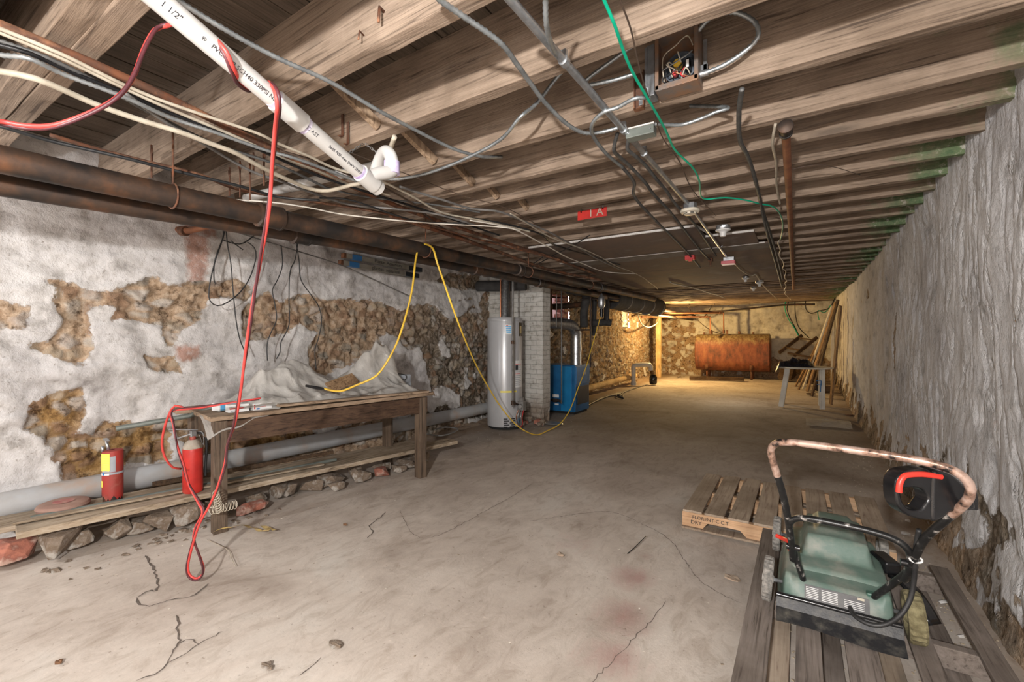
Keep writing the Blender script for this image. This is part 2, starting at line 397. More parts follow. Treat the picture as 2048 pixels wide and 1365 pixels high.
def text_mesh(name, body, size, T, m, parent, bend=None, ext=.0004, align='LEFT', sx=1.0):
    cu = bpy.data.curves.new('t', 'FONT'); cu.body = body; cu.size = size; cu.extrude = ext; cu.align_x = align; cu.align_y = 'CENTER'; cu.resolution_u = 2
    o = bpy.data.objects.new('t', cu); COL.objects.link(o)
    dg = bpy.context.evaluated_depsgraph_get(); dg.update()
    me = o.evaluated_get(dg).to_mesh(); vs = [Vector(v.co) for v in me.vertices]; fs = [tuple(p.vertices) for p in me.polygons]
    o.evaluated_get(dg).to_mesh_clear(); bpy.data.objects.remove(o); bpy.data.curves.remove(cu)
    out = []
    for v in vs:
        x, y, z = v.x * sx, v.y, v.z
        if bend:      # wrap local y round a cylinder of that radius whose axis is local X
            a = y / bend; p = Vector((x, (bend + z) * math.sin(a), (bend + z) * math.cos(a) - bend))
        else: p = Vector((x, y, z))
        out.append(T @ p)
    if not out: return None
    return MB().add(out, fs).build(name, m, parent)
# cables ---------------------------------------------------------------------------------
def cable(name, pts, r, m, label, cat='cable', ribs=0, group=None, step=.03, seg=8, wob=0):
    P = smoothpts(pts, step)
    if wob:
        rg = random.Random(len(label)); ph = rg.uniform(0, 6)
        P = [p + Vector((math.sin(i * .21 + ph) * wob, 0, math.sin(i * .13 + ph) * wob)) for i, p in enumerate(P)]
    rr = r
    if ribs:
        Q = smoothpts(pts, ribs * .72); P = Q; rr = [r * (1.0 if i % 2 else .76) for i in range(len(P))]
    o = MB().tube(P, rr, seg).build(name, m, smooth=True)
    return tag(o, label, cat, group)

# ------------------------------------------------------------------ numpy noise for the rough surfaces
def _h(i, j, s):
    h = (i.astype(np.int64) * 374761393 + j.astype(np.int64) * 668265263 + s * 1442695041) & 0xffffffff
    h = ((h ^ (h >> 13)) * 1274126177) & 0xffffffff
    return ((h ^ (h >> 16)) & 0xffff) / 65535.0
def vn(x, y, s=0):
    xi, yi = np.floor(x), np.floor(y); xf, yf = x - xi, y - yi
    xf, yf = xf * xf * (3 - 2 * xf), yf * yf * (3 - 2 * yf)
    a, b, c, d = _h(xi, yi, s), _h(xi + 1, yi, s), _h(xi, yi + 1, s), _h(xi + 1, yi + 1, s)
    return (a * (1 - xf) + b * xf) * (1 - yf) + (c * (1 - xf) + d * xf) * yf
def fbm(x, y, s=0, o=4, g=.5):
    t = 0; a = 1; n = 0
    for k in range(o): t = t + a * vn(x * 2 ** k, y * 2 ** k, s + k * 7); n += a; a *= g
    return t / n
def cell(x, y, s=0):
    """distance to nearest / second nearest feature point, and cell id"""
    xi, yi = np.floor(x), np.floor(y); d1 = np.full(x.shape, 9.); d2 = np.full(x.shape, 9.); cid = np.zeros(x.shape)
    for a in (-1, 0, 1):
        for b in (-1, 0, 1):
            cx, cy = xi + a, yi + b
            px, py = cx + .15 + .7 * _h(cx, cy, s), cy + .15 + .7 * _h(cx, cy, s + 1)
            d = np.hypot(x - px, y - py); nid = _h(cx, cy, s + 2)
            m = d < d1; d2 = np.where(m, d1, np.minimum(d2, d)); cid = np.where(m, nid, cid); d1 = np.where(m, d, d1)
    return d1, d2, cid
def sdf(px, py, poly):
    """signed distance, positive inside"""
    P = np.array(poly); n = len(P); best = np.full(px.shape, 1e9); ins = np.zeros(px.shape, bool)
    for i in range(n):
        a, b = P[i], P[(i + 1) % n]; e = b - a
        t = np.clip(((px - a[0]) * e[0] + (py - a[1]) * e[1]) / max(e @ e, 1e-9), 0, 1)
        best = np.minimum(best, np.hypot(px - a[0] - e[0] * t, py - a[1] - e[1] * t))
        c = (a[1] > py) != (b[1] > py)
        with np.errstate(divide='ignore', invalid='ignore'):
            ins ^= c & (px < (b[0] - a[0]) * (py - a[1]) / (b[1] - a[1] + 1e-12) + a[0])
    return np.where(ins, best, -best)
def grid(name, pos, m, attrs=None, skip=None, flip=False):
    nu, nv = pos.shape[:2]
    idx = np.arange(nu * nv).reshape(nu, nv)
    a, b, c, d = idx[:-1, :-1], idx[1:, :-1], idx[1:, 1:], idx[:-1, 1:]
    q = np.stack([a, b, c, d] if not flip else [a, d, c, b], -1).reshape(-1, 4)
    if skip is not None: q = q[~skip[:-1, :-1].reshape(-1)]
    me = bpy.data.meshes.new(name)
    V = pos.reshape(-1, 3); me.vertices.add(len(V)); me.vertices.foreach_set('co', V.ravel())
    me.loops.add(len(q) * 4); me.loops.foreach_set('vertex_index', q.ravel())
    me.polygons.add(len(q)); me.polygons.foreach_set('loop_start', np.arange(0, len(q) * 4, 4)); me.polygons.foreach_set('loop_total', np.full(len(q), 4))
    me.polygons.foreach_set('use_smooth', np.ones(len(q), bool))
    me.materials.append(m)
    for k, v in (attrs or {}).items():
        at = me.attributes.new(k, 'FLOAT', 'POINT'); at.data.foreach_set('value', v.ravel().astype(np.float32))
    me.update(); me.validate()
    o = bpy.data.objects.new(name, me); COL.objects.link(o); return o
def attr(N, name):
    a = N.new('ShaderNodeAttribute'); a.attribute_name = name; return a.outputs['Fac']

# ------------------------------------------------------------------ wall surface materials
def rubble_wall(name, white, grime, warm, creases=False):
    """chalky paint over rubble stone; attribute bare > 0 where the coat has fallen away"""
    m, nt, N, L, B = newmat(name); B.inputs['Roughness'].default_value = .92; B.inputs['Specular IOR Level'].default_value = .2
    v = coords(N, L)
    n_hi = noise(N, L, v, 26, 6, .7); n_mid = noise(N, L, v, 6, 6, .65); n_lo = noise(N, L, v, 1.3, 4, .6)
    edge = math_(N, L, 'ADD', attr(N, 'bare'), math_(N, L, 'MULTIPLY', math_(N, L, 'SUBTRACT', n_hi, .5), .09))
    f = ramp(N, L, math_(N, L, 'ADD', math_(N, L, 'MULTIPLY', edge, 20), .5), [(.3, (0, 0, 0)), (.5, (1, 1, 1))])
    # coat
    pl = ramp(N, L, n_mid, [(.33, tuple(g * .8 for g in grime)), (.44, tuple(.5 * (a + b) for a, b in zip(white, grime))), (.55, white)])
    pl2 = ramp(N, L, n_lo, [(.35, (.74, .73, .735)), (.6, (.98, .975, .97))])
    c = mix(N, L, 1.0, pl.outputs[0], pl2.outputs[0], 'MULTIPLY')
    spk = ramp(N, L, noise(N, L, v, 34, 5, .8), [(.32, (.35, .3, .24)), (.41, (1, 1, 1))])
    c = mix(N, L, .7, c, spk.outputs[0], 'MULTIPLY')
    rs = ramp(N, L, math_(N, L, 'ADD', attr(N, 'rust'), math_(N, L, 'MULTIPLY', math_(N, L, 'SUBTRACT', n_hi, .5), 1.2)), [(.35, (0, 0, 0)), (.8, (1, 1, 1))])
    c = mix(N, L, math_(N, L, 'MULTIPLY', rs.outputs[0], .75), c, (.36, .16, .1))
    # rubble
    d = attr(N, 'stone')
    mort = ramp(N, L, n_hi, [(.3, (.17, .105, .06)), (.42, (.36, .25, .16)), (.58, (.50, .375, .265)), (.75, (.58, .49, .39))])
    och = ramp(N, L, n_hi, [(.3, (.1, .05, .02)), (.5, (.29, .17, .065)), (.7, (.42, .28, .13))])
    mort2 = mix(N, L, attr(N, 'ochre'), mort.outputs[0], och.outputs[0])
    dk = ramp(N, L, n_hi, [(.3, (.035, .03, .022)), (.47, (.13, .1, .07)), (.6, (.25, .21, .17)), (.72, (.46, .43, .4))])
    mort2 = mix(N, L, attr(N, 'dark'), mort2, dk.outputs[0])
    sto = ramp(N, L, math_(N, L, 'ADD', attr(N, 'cid'), math_(N, L, 'MULTIPLY', math_(N, L, 'SUBTRACT', n_mid, .5), .5)),
               [(.15, (.1, .095, .085)), (.35, (.27, .26, .23)), (.5, (.38, .3, .21)), (.65, (.5, .47, .43)), (.85, (.26, .16, .1))])
    sc = mix(N, L, math_(N, L, 'MULTIPLY', d, .8), mort2, sto.outputs[0])
    crev = ramp(N, L, noise(N, L, v, 11, 7, .75), [(.36, (.14, .1, .07)), (.47, (1, 1, 1))])
    sc = mix(N, L, .85, sc, crev.outputs[0], 'MULTIPLY')
    L.new(mix(N, L, f.outputs[0], c, sc), B.inputs['Base Color'])
    b1 = bump(N, L, B, n_mid, .25, .03)
    if creases:
        vc = coords(N, L, (1, 2.6, .55)); nc = noise(N, L, vc, 3.2, 5, .6, .8)
        cc = ramp(N, L, math_(N, L, 'ABSOLUTE', math_(N, L, 'SUBTRACT', nc, .5)), [(0, (0, 0, 0)), (.018, (1, 1, 1))])
        b1 = bump(N, L, B, cc.outputs[0], .4, .015, b1)
    hh = mix(N, L, f.outputs[0], math_(N, L, 'MULTIPLY', n_hi, .75), n_hi)
    bump(N, L, B, hh, .8, .018, b1)
    return m
M['wall_left'] = rubble_wall('chalk_coated_rubble', (.72, .70, .685), (.52, .49, .46), 0)
M['wall_right'] = rubble_wall('painted_rough_stone', (.74, .735, .74), (.6, .59, .585), 0, True)
M['wall_back'] = rubble_wall('cream_washed_stone', (.66, .62, .53), (.48, .43, .35), 0)

def concrete():
    m, nt, N, L, B = newmat('worn_concrete'); B.inputs['Roughness'].default_value = .85; B.inputs['Specular IOR Level'].default_value = .25
    v = coords(N, L); vs = coords(N, L, (1.6, .7, 1))
    a = noise(N, L, v, 1.1, 8, .62, .6); b = noise(N, L, vs, 7, 7, .7, 1.2); c_ = noise(N, L, v, 45, 4, .7)
    c1 = ramp(N, L, a, [(.3, (.36, .30, .25)), (.44, (.50, .43, .37)), (.56, (.58, .51, .445)), (.7, (.62, .57, .51))])
    c2 = ramp(N, L, b, [(.3, (.72, .68, .64)), (.5, (1, 1, 1)), (.68, (1.1, 1.1, 1.1))])
    c = mix(N, L, .8, c1.outputs[0], c2.outputs[0], 'MULTIPLY')
    c = mix(N, L, attr(N, 'floor_dark'), c, mix(N, L, 1.0, c, (.42, .39, .35), 'MULTIPLY'))
    rs = ramp(N, L, math_(N, L, 'ADD', attr(N, 'rust'), math_(N, L, 'MULTIPLY', math_(N, L, 'SUBTRACT', b, .5), 1.3)), [(.3, (0, 0, 0)), (.9, (1, 1, 1))])
    c = mix(N, L, math_(N, L, 'MULTIPLY', rs.outputs[0], .6), c, (.33, .16, .14))
    dirt = ramp(N, L, math_(N, L, 'ADD', attr(N, 'dirt'), math_(N, L, 'MULTIPLY', math_(N, L, 'SUBTRACT', b, .5), 1.5)), [(.35, (0, 0, 0)), (.9, (1, 1, 1))])
    c = mix(N, L, math_(N, L, 'MULTIPLY', dirt.outputs[0], .8), c, (.26, .17, .1))
    spk = ramp(N, L, c_, [(.28, (.4, .35, .3)), (.36, (.95, .95, .95)), (.66, (1, 1, 1)), (.74, (1.3, 1.3, 1.3))])
    c = mix(N, L, .7, c, spk.outputs[0], 'MULTIPLY')
    L.new(c, B.inputs['Base Color'])
    b1 = bump(N, L, B, b, .22, .01); bump(N, L, B, c_, .25, .004, b1); return m
M['concrete'] = concrete()

# ------------------------------------------------------------------ left wall
def poly_left(pts, X=-4.0): return [PX(x, y, X)[1:] for x, y in pts]
bare_polys = [poly_left(p) for p in (
    [(90,565),(120,560),(175,580),(230,578),(305,557),(330,572),(400,568),(470,562),(500,580),(495,600),(450,600),(420,596),(415,615),(398,640),(380,650),(352,660),(348,690),(335,690),(322,655),(260,640),(225,642),(240,615),(170,612),(178,640),(185,672),(190,700),(165,726),(130,722),(60,700),(60,685),(100,680),(118,665),(130,640),(115,612),(125,590)],
    [(-60,600),(50,612),(50,648),(0,652),(-60,640)],
    [(290,712),(350,716),(362,745),(320,750),(293,735)],
    [(60,812),(100,788),(165,778),(174,800),(172,830),(155,862),(190,872),(212,848),(262,842),(330,848),(345,870),(335,915),(300,922),(240,930),(210,960),(120,965),(110,905),(85,872),(58,850)],
    [(482,648),(490,618),(530,580),(560,602),(600,588),(640,602),(700,598),(760,606),(800,625),(830,612),(910,602),(940,628),(1000,620),(1000,830),(930,838),(850,842),(905,800),(862,790),(850,722),(835,695),(805,700),(798,740),(760,716),(700,728),(650,752),(618,740),(614,690),(640,668),(600,650),(560,668),(520,678),(486,672)],
    [(345,840),(420,835),(520,858),(600,852),(640,870),(560,905),(460,915),(380,905)],
    [(870,560),(900,548),(975,552),(975,575),(930,580)],
)]
white_polys = [poly_left(p) for p in (
    [(755,675),(775,665),(800,680),(815,700),(830,740),(815,775),(790,770),(770,720)],
    [(870,690),(885,680),(900,700),(905,718),(885,715)],
    [(865,780),(885,770),(925,790),(922,815),(880,828)],
    [(845,600),(862,590),(905,600),(960,600),(960,610),(930,632),(900,640)],
    [(600,560),(640,590),(640,600)], )]
ys = np.concatenate([np.arange(-2.6, 0, .05), np.arange(0, 5.6, .0125), np.arange(5.6, 9.5, .025), np.arange(9.5, 15.9, .04)])
zs = np.arange(-.05, 2.52, .0145)
Yg, Zg = np.meshgrid(ys, zs, indexing='ij')
jx = (fbm(Yg * 9, Zg * 9, 3, 4) - .5) * .16; jy = (fbm(Yg * 9, Zg * 9, 9, 4) - .5) * .16
bare = np.full(Yg.shape, -1.0)
for p in bare_polys: bare = np.maximum(bare, sdf(Yg + jx * .5, Zg + jy * .5, p))
far = (Yg - 5.1) * .5 + (fbm(Yg * 2.2, Zg * 2.2, 21, 4) - .5) * 1.0 - np.maximum(Zg - 1.75, 0) * np.clip(7.5 - Yg, 0, 9) * .6
bare = np.maximum(bare, far)
bare = np.where(Yg > 5, np.where((fbm(Yg * 3, Zg * 3, 33, 4) > .66 + np.clip((Yg - 7) * .03, 0, .12)), -.05, bare), bare)
for p in white_polys: bare = np.minimum(bare, -sdf(Yg + jx * .4, Zg + jy * .4, p))
bare = np.maximum(bare, np.where((Yg > 1.2) & (Yg < 5), (.3 - Zg) + (fbm(Yg * 4, Zg * 4, 13) - .5) * .5, -1))   # broken foot of the wall
bare = np.clip(bare, -.2, .2)
bb = np.clip(bare * 40 + .5, 0, 1)
d1, d2, cid = cell(Yg * 8.5 + (fbm(Yg * 4, Zg * 4, 5) - .5) * 1.5, Zg * 11 + (fbm(Yg * 4, Zg * 4, 6) - .5) * 1.5, 40)
st = np.clip((d2 - d1) * 4 - .25, 0, 1) * (cid > .35)
rough = (fbm(Yg * 14, Zg * 14, 50, 5) - .5)
soft = (fbm(Yg * 1.4, Zg * 1.4, 60, 4) - .5) * .16 + (fbm(Yg * 5, Zg * 7, 61, 4, .55) - .5) * .045
chip = np.abs(fbm(Yg * 3.2 + Zg * 2, Zg * 7 - Yg, 70, 5) - .5) * .07
relief = bb * (-.028 + rough * .10 + st * .018) + (1 - bb) * (soft * .3 + chip + rough * .008)
Xbase = -4.0 - np.interp(Yg, [-3, 4.4, 5.4, 8, 15.3], [0, 0, .12, .12, .1])
foot = np.clip((.34 - Zg) / .3, 0, 1) * .06
Xg = Xbase + soft * .7 + relief + foot
ochre = np.clip(sdf(Yg, Zg, bare_polys[3]) * 8 + .5, 0, 1) + np.clip(sdf(Yg, Zg, bare_polys[5]) * 8 + .2, 0, 1) + np.clip((Yg - 7.5) / 2, 0, 1) * .7
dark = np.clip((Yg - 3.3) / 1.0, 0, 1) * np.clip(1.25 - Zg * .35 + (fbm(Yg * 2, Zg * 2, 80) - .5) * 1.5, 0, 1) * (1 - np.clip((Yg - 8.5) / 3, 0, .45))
rustp = [poly_left(p) for p in ([(362,462),(410,470),(415,500),(408,570),(372,568),(366,520)], [(348,690),(395,690),(400,715),(370,728),(350,722)], [(350,440),(430,450),(430,480),(360,470)])]
rust = np.zeros(Yg.shape)
for p in rustp: rust = np.maximum(rust, np.clip(sdf(Yg, Zg, p) * 10 + .45, 0, .8))
skip = ((Yg > 7.72) & (Yg < 8.62) & (Zg > 1.5) & (Zg < 2.14)) | ((Yg > 11.95) & (Yg < 12.55) & (Zg > 1.56) & (Zg < 2.2))
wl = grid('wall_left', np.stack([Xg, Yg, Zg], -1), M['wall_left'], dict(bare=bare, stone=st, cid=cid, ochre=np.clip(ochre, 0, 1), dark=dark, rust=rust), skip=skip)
struct(wl)

# ------------------------------------------------------------------ right wall
ys = np.concatenate([np.arange(-2.6, 2.2, .06), np.arange(2.2, 6, .0115), np.arange(6, 15.9, .035)])
Yg, Zg = np.meshgrid(ys, zs, indexing='ij')
wv = (fbm(Yg * 1.2, Zg * 1.2, 101, 3) - .5)
rid = 1 - np.abs(2 * fbm(Yg * 9 + wv * 6, Zg * 1.7, 102, 4, .55) - 1)
rid2 = fbm(Yg * 22 + wv * 8, Zg * 4, 110, 4)
drip = -np.maximum(rid - .86, 0) * .07 + (rid2 - .5) * .007 + (fbm(Yg * 3.5, Zg * 1.8, 111, 4) - .5) * .05
low = .20 - Zg + (fbm(Yg * 2.5, Zg * 2.5, 120, 5) - .5) * .6 + (fbm(Yg * 9, Zg * 7, 121, 4) - .5) * .7 + np.clip((Yg - 9) * .03, 0, .2)
spots = (fbm(Yg * 5, Zg * 2.2, 125, 4) - .80) * 2
bare = np.clip(np.maximum(low * .35, spots), -.2, .2); bb = np.clip(bare * 40 + .5, 0, 1)
d1, d2, cid = cell(Yg * 7, Zg * 5 + Yg, 130); st = np.clip((d2 - d1) * 4 - .25, 0, 1) * (cid > .3)
rough = fbm(Yg * 16, Zg * 16, 140, 5) - .5
lay = fbm(Yg * 6 + Zg * 3, Zg * 12, 141, 4) - .5
Xb = np.interp(Yg, [-3, 2, 8, 15.3], [.69, .69, .73, .8]) - np.clip((.35 - Zg), 0, 1) * .12
Xg = Xb - drip * (1 - bb * .5) + bb * (.01 + rough * .03 - st * .006 + lay * .02) - rough * .006 + .03
wr = grid('wall_right', np.stack([Xg, Yg, Zg], -1), M['wall_right'],
          dict(bare=bare, stone=st * .5, cid=cid * .6, ochre=np.zeros(Yg.shape), dark=np.clip(.45 + (fbm(Yg * 3, Zg * 3, 151, 4) - .5) * 3, 0, 1), rust=np.clip((fbm(Yg * 3, Zg * 3, 150, 4) - .72) * 3, 0, .6)), flip=True)
struct(wr)

# ------------------------------------------------------------------ back wall, front wall
xs = np.arange(-4.5, 1.1, .028); Xq, Zq = np.meshgrid(xs, np.arange(-.05, 2.52, .028), indexing='ij')
bnd = np.interp(Xq, [-4.4, -3.0, -2.4, -1.9, -1.2, 1], [2.6, 1.75, 1.45, .75, .55, .62])
bare = np.clip((bnd - Zq) * .6 + (fbm(Xq * 4, Zq * 4, 201, 4) - .5) * .6, -.2, .2)
bare = np.where((fbm(Xq * 7, Zq * 7, 205, 4) > .56) & (Xq < -1.9), -.06, bare)
bb = np.clip(bare * 40 + .5, 0, 1); d1, d2, cid = cell(Xq * 6, Zq * 7, 210); st = np.clip((d2 - d1) * 4 - .25, 0, 1) * (cid > .4)
rl = (fbm(Xq * 5, Zq * 5, 220, 5) - .5) * .09
wb = grid('wall_back', np.stack([Xq, 15.6 + rl + bb * .02 - bb * st * .02, Zq], -1), M['wall_back'],
          dict(bare=bare, stone=st, cid=cid, ochre=np.full(Xq.shape, .5), dark=np.full(Xq.shape, .2), rust=np.zeros(Xq.shape)), flip=False)
struct(wb)
struct(MB().box((-1.7, -2.65, 1.25), (5.6, .1, 2.6)).build('wall_front', M['wall_back']))

# ------------------------------------------------------------------ floor with its cracks
xs = np.arange(-4.6, 1.15, .028); ys = np.concatenate([np.arange(-2.6, 6, .03), np.arange(6, 15.9, .06)])
Xq, Yq = np.meshgrid(xs, ys, indexing='ij')
und = (fbm(Xq * 1.1, Yq * 1.1, 301, 4) - .5) * .022
und = und + np.clip((Yq - 10) / 5, 0, 1) * .08
und = np.where(Xq < -3.9, und + (fbm(Xq * 9, Yq * 9, 310, 4) - .3) * .08, und)
stain = np.zeros(Xq.shape)
def blobmask(px, py, rx, ry, k=1.0):
    c = PZ(px, py, 0); return np.clip(1 - np.hypot((Xq - c[0]) / rx, (Yq - c[1]) / ry), 0, 1) * k
for a in ((1262, 1150, .18, .22, 1.0), (1245, 1230, .22, .25, .9), (1225, 1310, .25, .22, .8), (1150, 1080, .35, .3, .5), (1290, 1110, .1, .12, .7)): stain = np.maximum(stain, blobmask(*a))
floor_dark = np.clip((Yq - 4.1) / 2.3 + (fbm(Xq * 1.5, Yq * .8, 320, 4) - .5) * 1.2, 0, 1) * np.clip((11.5 - Yq) / 2.5, .15, 1) * .75  # darker floor tone through the middle distance
floor_dark = np.maximum(floor_dark, np.clip(1 - np.hypot((Xq - PZ(1640, 930, 0)[0]) / .9, (Yq - PZ(1640, 930, 0)[1]) / .9), 0, 1) * .6)
dirt = np.clip((-3.25 - Xq) / .5, 0, 1) * .8 + np.clip((Xq - .42) / .25, 0, 1) * .55 + np.clip((Yq - 11) / 3, 0, 1) * .25
fl = grid('floor', np.stack([Xq, Yq, und - .012], -1), M['concrete'], dict(floor_dark=floor_dark, rust=stain, dirt=dirt))
struct(fl)
def floor_z(x, y):
    i = min(max(int((x + 4.6) / .028), 0), len(xs) - 1); j = int(np.argmin(abs(ys - y))); return float(und[i, j]) - .012
cm = MB()
rg = random.Random(4)
for line, wd in (([(275,1195),(300,1180),(314,1180),(312,1150),(300,1125),(292,1110)], .006), ([(275,1195),(278,1206),(300,1212),(340,1200),(380,1193),(400,1180),(420,1165)], .005),
                 ([(350,1230),(358,1240),(352,1255),(357,1280),(345,1300),(335,1325),(310,1345),(270,1362)], .004), ([(335,1325),(370,1305),(395,1288),(375,1278),(350,1290)], .003), ([(395,1288),(430,1270),(445,1262)], .003),
                 ([(732,1075),(745,1062),(740,1050),(765,1030),(770,1022)], .004), ([(1060,1040),(1130,1030),(1220,1022),(1290,1050),(1340,1080),(1400,1160),(1480,1205)], .0025),
                 ([(800,1020),(850,1075),(980,1015),(1065,965)], .002), ([(1180,1365),(1300,1240),(1330,1200)], .002), ([(600,1350),(625,1330),(640,1312)], .003)):
    P = smoothpts([PZ(x, y, .0) for x, y in line], .02)
    P = [Vector((p.x + rg.uniform(-.006, .006), p.y + rg.uniform(-.006, .006), 0)) for p in P]
    P = [Vector((p.x, p.y, floor_z(p.x, p.y) + .004)) for p in P]
    n = len(P); vs = []
    for i, p in enumerate(P):
        t = (P[min(i + 1, n - 1)] - P[max(i - 1, 0)]).normalized(); s_ = Vector((-t.y, t.x, 0)) * wd * rg.uniform(.3, 1) * (.3 if i in (0, n - 1) else 1)
        vs += [p + s_, p - s_]
    cm.add(vs, [(2 * i, 2 * i + 1, 2 * i + 3, 2 * i + 2) for i in range(n - 1)])
struct(cm.build('floor_cracks', mat('dark_crack_grit', (.1, .08, .065), (.16, .13, .11), 30, 1, 0, 0), fl))  # dark grit colour for the crack ribbons

# ------------------------------------------------------------------ ceiling boards
c_ = MB(); x = -4.4; rg = random.Random(11)
while x < 1.0:
    wd = rg.uniform(.11, .15); c_.box((x + wd / 2, 6.65, 2.5 + rg.uniform(0, .006)), (wd - .006, 18.8, .03)); x += wd
c_.box((-1.7, 6.65, 2.56), (5.8, 18.9, .04))
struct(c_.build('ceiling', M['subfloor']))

ZJ = 2.18
JY = [.27, .52, 1.06, 1.48, 1.93, 2.335, 2.64, 2.98, 3.28, 3.63, 3.96, 4.25, 4.59]
while JY[-1] < 15.2: JY.append(JY[-1] + .335 + rg.uniform(-.02, .02))
JY = [-1.6, -1.15, -.7, -.2] + JY
jl = {0.27: 'dark joist crossing the top corner of the ceiling nearest the black pipes', .52: 'doubled joist above the red cord',
      1.06: 'heavy joist above the white plastic pipe, rusty nails in its face', 1.48: 'tan joist before the open junction box with a round knot',
      1.93: 'joist that carries the open junction box and the rusty bracket', 2.335: 'joist behind the grey covered box, above the top end of the rusty pipe',
      2.64: 'split joist with a long dark crack, just past the top of the rusty pipe', 2.98: 'joist with a small round knot just past the cracked joist'}
def joist(Y, wd, label, group, skew=0):
    segs = 46; vs = []; fs = []; rg2 = random.Random(int(Y * 100))
    ph = rg2.uniform(0, 6); zb = ZJ + rg2.uniform(-.008, .008) + .15 * min(max((Y - 8.8) / 6, 0), 1)
    for i in range(segs + 1):
        x = -4.12 + 4.9 * i / segs
        b = math.sin(x * 1.3 + ph) * .006; e = rg2.uniform(-.003, .003); y1 = Y + skew * (x + 2) + math.sin(x * .9 + ph) * .006
        for yy, zz in ((y1 - wd, zb + b + e), (y1, zb + b + rg2.uniform(-.003, .003)), (y1, 2.49), (y1 - wd, 2.49)): vs.append((x, yy, zz))
        if i:
            k = (i - 1) * 4
            for j in range(4): fs.append((k + j, k + 4 + j, k + 4 + (j + 1) % 4, k + (j + 1) % 4))
    fs += [(0, 1, 2, 3), tuple(len(vs) - 1 - j for j in range(4))]
    o = MB().add(vs, fs).build('ceiling_joist', M['joist'], bevel=.004)
    return tag(o, label, 'joist', group)
for i, Y in enumerate(JY):
    if Y < 0: continue
    if Y == .52:
        joist(.52, .068, 'far timber of the doubled joist crossing above the red cord', 'ceiling joists', .012); joist(.45, .068, 'near timber of the doubled joist crossing above the red cord', 'ceiling joists', .012); continue
    lab = jl.get(Y)
    if lab is None:
        if Y < 3.7: lab = 'pale joist past the round-knot joist, green stained beside the wall' if Y < 3.4 else 'joist just before the smoke detector, its end green by the white wall'
        elif Y < 4.3: lab = 'joist above the cream smoke detector, near the red sign' if Y < 4.1 else 'joist that carries the red sign, just before the ceiling boards'
        else: lab = 'dusty dark joist in the far rows beyond the red sign'
    joist(Y, .06 if Y < 1.6 else .05, lab, 'ceiling joists' if Y < 4.3 else 'far ceiling joists')
for Y in (-.2, -.7, -1.15): joist(Y, .055, 'dusty joist over the near end of the cellar', 'near ceiling joists')

# diagonal bridging struts
pairs = [(1.06, 1.48, -1.72), (1.48, 1.93, -1.78), (1.93, 2.335, -1.82), (2.335, 2.64, -1.84), (2.64, 2.98, -1.8)]
bl = ['split diagonal strut between joists under the curling armoured cable', 'diagonal strut with a frayed pale end beside the steel cable', 'short diagonal strut below the crossing of two steel cables', 'small dark diagonal strut between narrow joists', 'last small diagonal strut before the cable bundle']
for (a, b, x), l in zip(pairs, bl):
    tag(MB().beam((x - .05, a + .004, 2.45), (x + .05, b - .055, 2.215), .045, .03, up=(1, 0, 0)).build('bridging_strut', M['brace'], bevel=.002), l, 'strut', 'bridging struts between joists')

# ------------------------------------------------------------------ windows (left wall)
def window(n, y0, y1, z0, z1, X, warm=False):
    fr = MB()
    for (a, b) in (((X - .35, (y0 + y1) / 2, z0 - .03), (.62, y1 - y0 + .1, .08)), ((X - .35, (y0 + y1) / 2, z1 + .03), (.62, y1 - y0 + .1, .08))): fr.box(a, b)
    for yy in (y0 - .03, y1 + .03): fr.box((X - .35, yy, (z0 + z1) / 2), (.62, .08, z1 - z0 + .1))
    o = struct(fr.build('window_%d' % n, M['brickred'] if not warm else M['brickwhite']))
    g, nt, N, L, B = newmat('window_%d_glass' % n)
    B.inputs['Base Color'].default_value = (.9, .88, .9, 1); B.inputs['Roughness'].default_value = .6; B.inputs['Transmission Weight'].default_value = .9
    MB().box((X - .2, (y0 + y1) / 2, (z0 + z1) / 2), (.008, y1 - y0, z1 - z0)).build('pane', g, o)
    mb = MB()
    mb.box((X - .18, (y0 + y1) / 2, (z0 + z1) / 2), (.03, .03, z1 - z0)); mb.box((X - .18, (y0 + y1) / 2, z1 - .02), (.03, y1 - y0, .04)); mb.box((X - .18, (y0 + y1) / 2, z0 + .02), (.03, y1 - y0, .04))
    mb.box((X - .18, (y0 + y1) / 2, (z0 + z1) / 2 + .05), (.03, y1 - y0, .035))
    mb.build('window_frame', M['lumber_dark'] if not warm else M['post'], o)
    return o
window(1, 7.72, 8.62, 1.5, 2.14, -4.14); window(2, 11.95, 12.55, 1.56, 2.2, -4.12, True)
rg = random.Random(3)
for k, (dy, dz) in enumerate(((.72, .05), (.66, .18), (.74, .3), (.62, .42), (.7, .52), (.1, .02), (.4, .01))):
    tag(MB().box((-4.24, 7.72 + dy + .05, 1.5 + dz + .05), (.22, .2, .075), rot=Matrix.Rotation(rg.uniform(-.15, .15), 3, 'Z')).build('brick', M['brickred'], bevel=.006), 'loose red brick stacked in the cellar window opening', 'brick', 'bricks in the window')
# crumpled plastic in the second window
vs = []; n = 14
for i in range(n):
    for j in range(n): vs.append((-4.2 + rg.uniform(-.03, .05), 11.97 + .56 * i / (n - 1), 1.6 + .56 * j / (n - 1) * (1 - .12 * abs(i / n - .5))))
pfilm, nt, N, L, B = newmat('milky_film'); B.inputs['Base Color'].default_value = (.85, .83, .78, 1); B.inputs['Roughness'].default_value = .3
tag(MB().add(vs, [(i * n + j, i * n + j + 1, (i + 1) * n + j + 1, (i + 1) * n + j) for i in range(n - 1) for j in range(n - 1)]).build('plastic_sheet', pfilm), 'crumpled white plastic stuffed in the far lit window', 'plastic sheet')

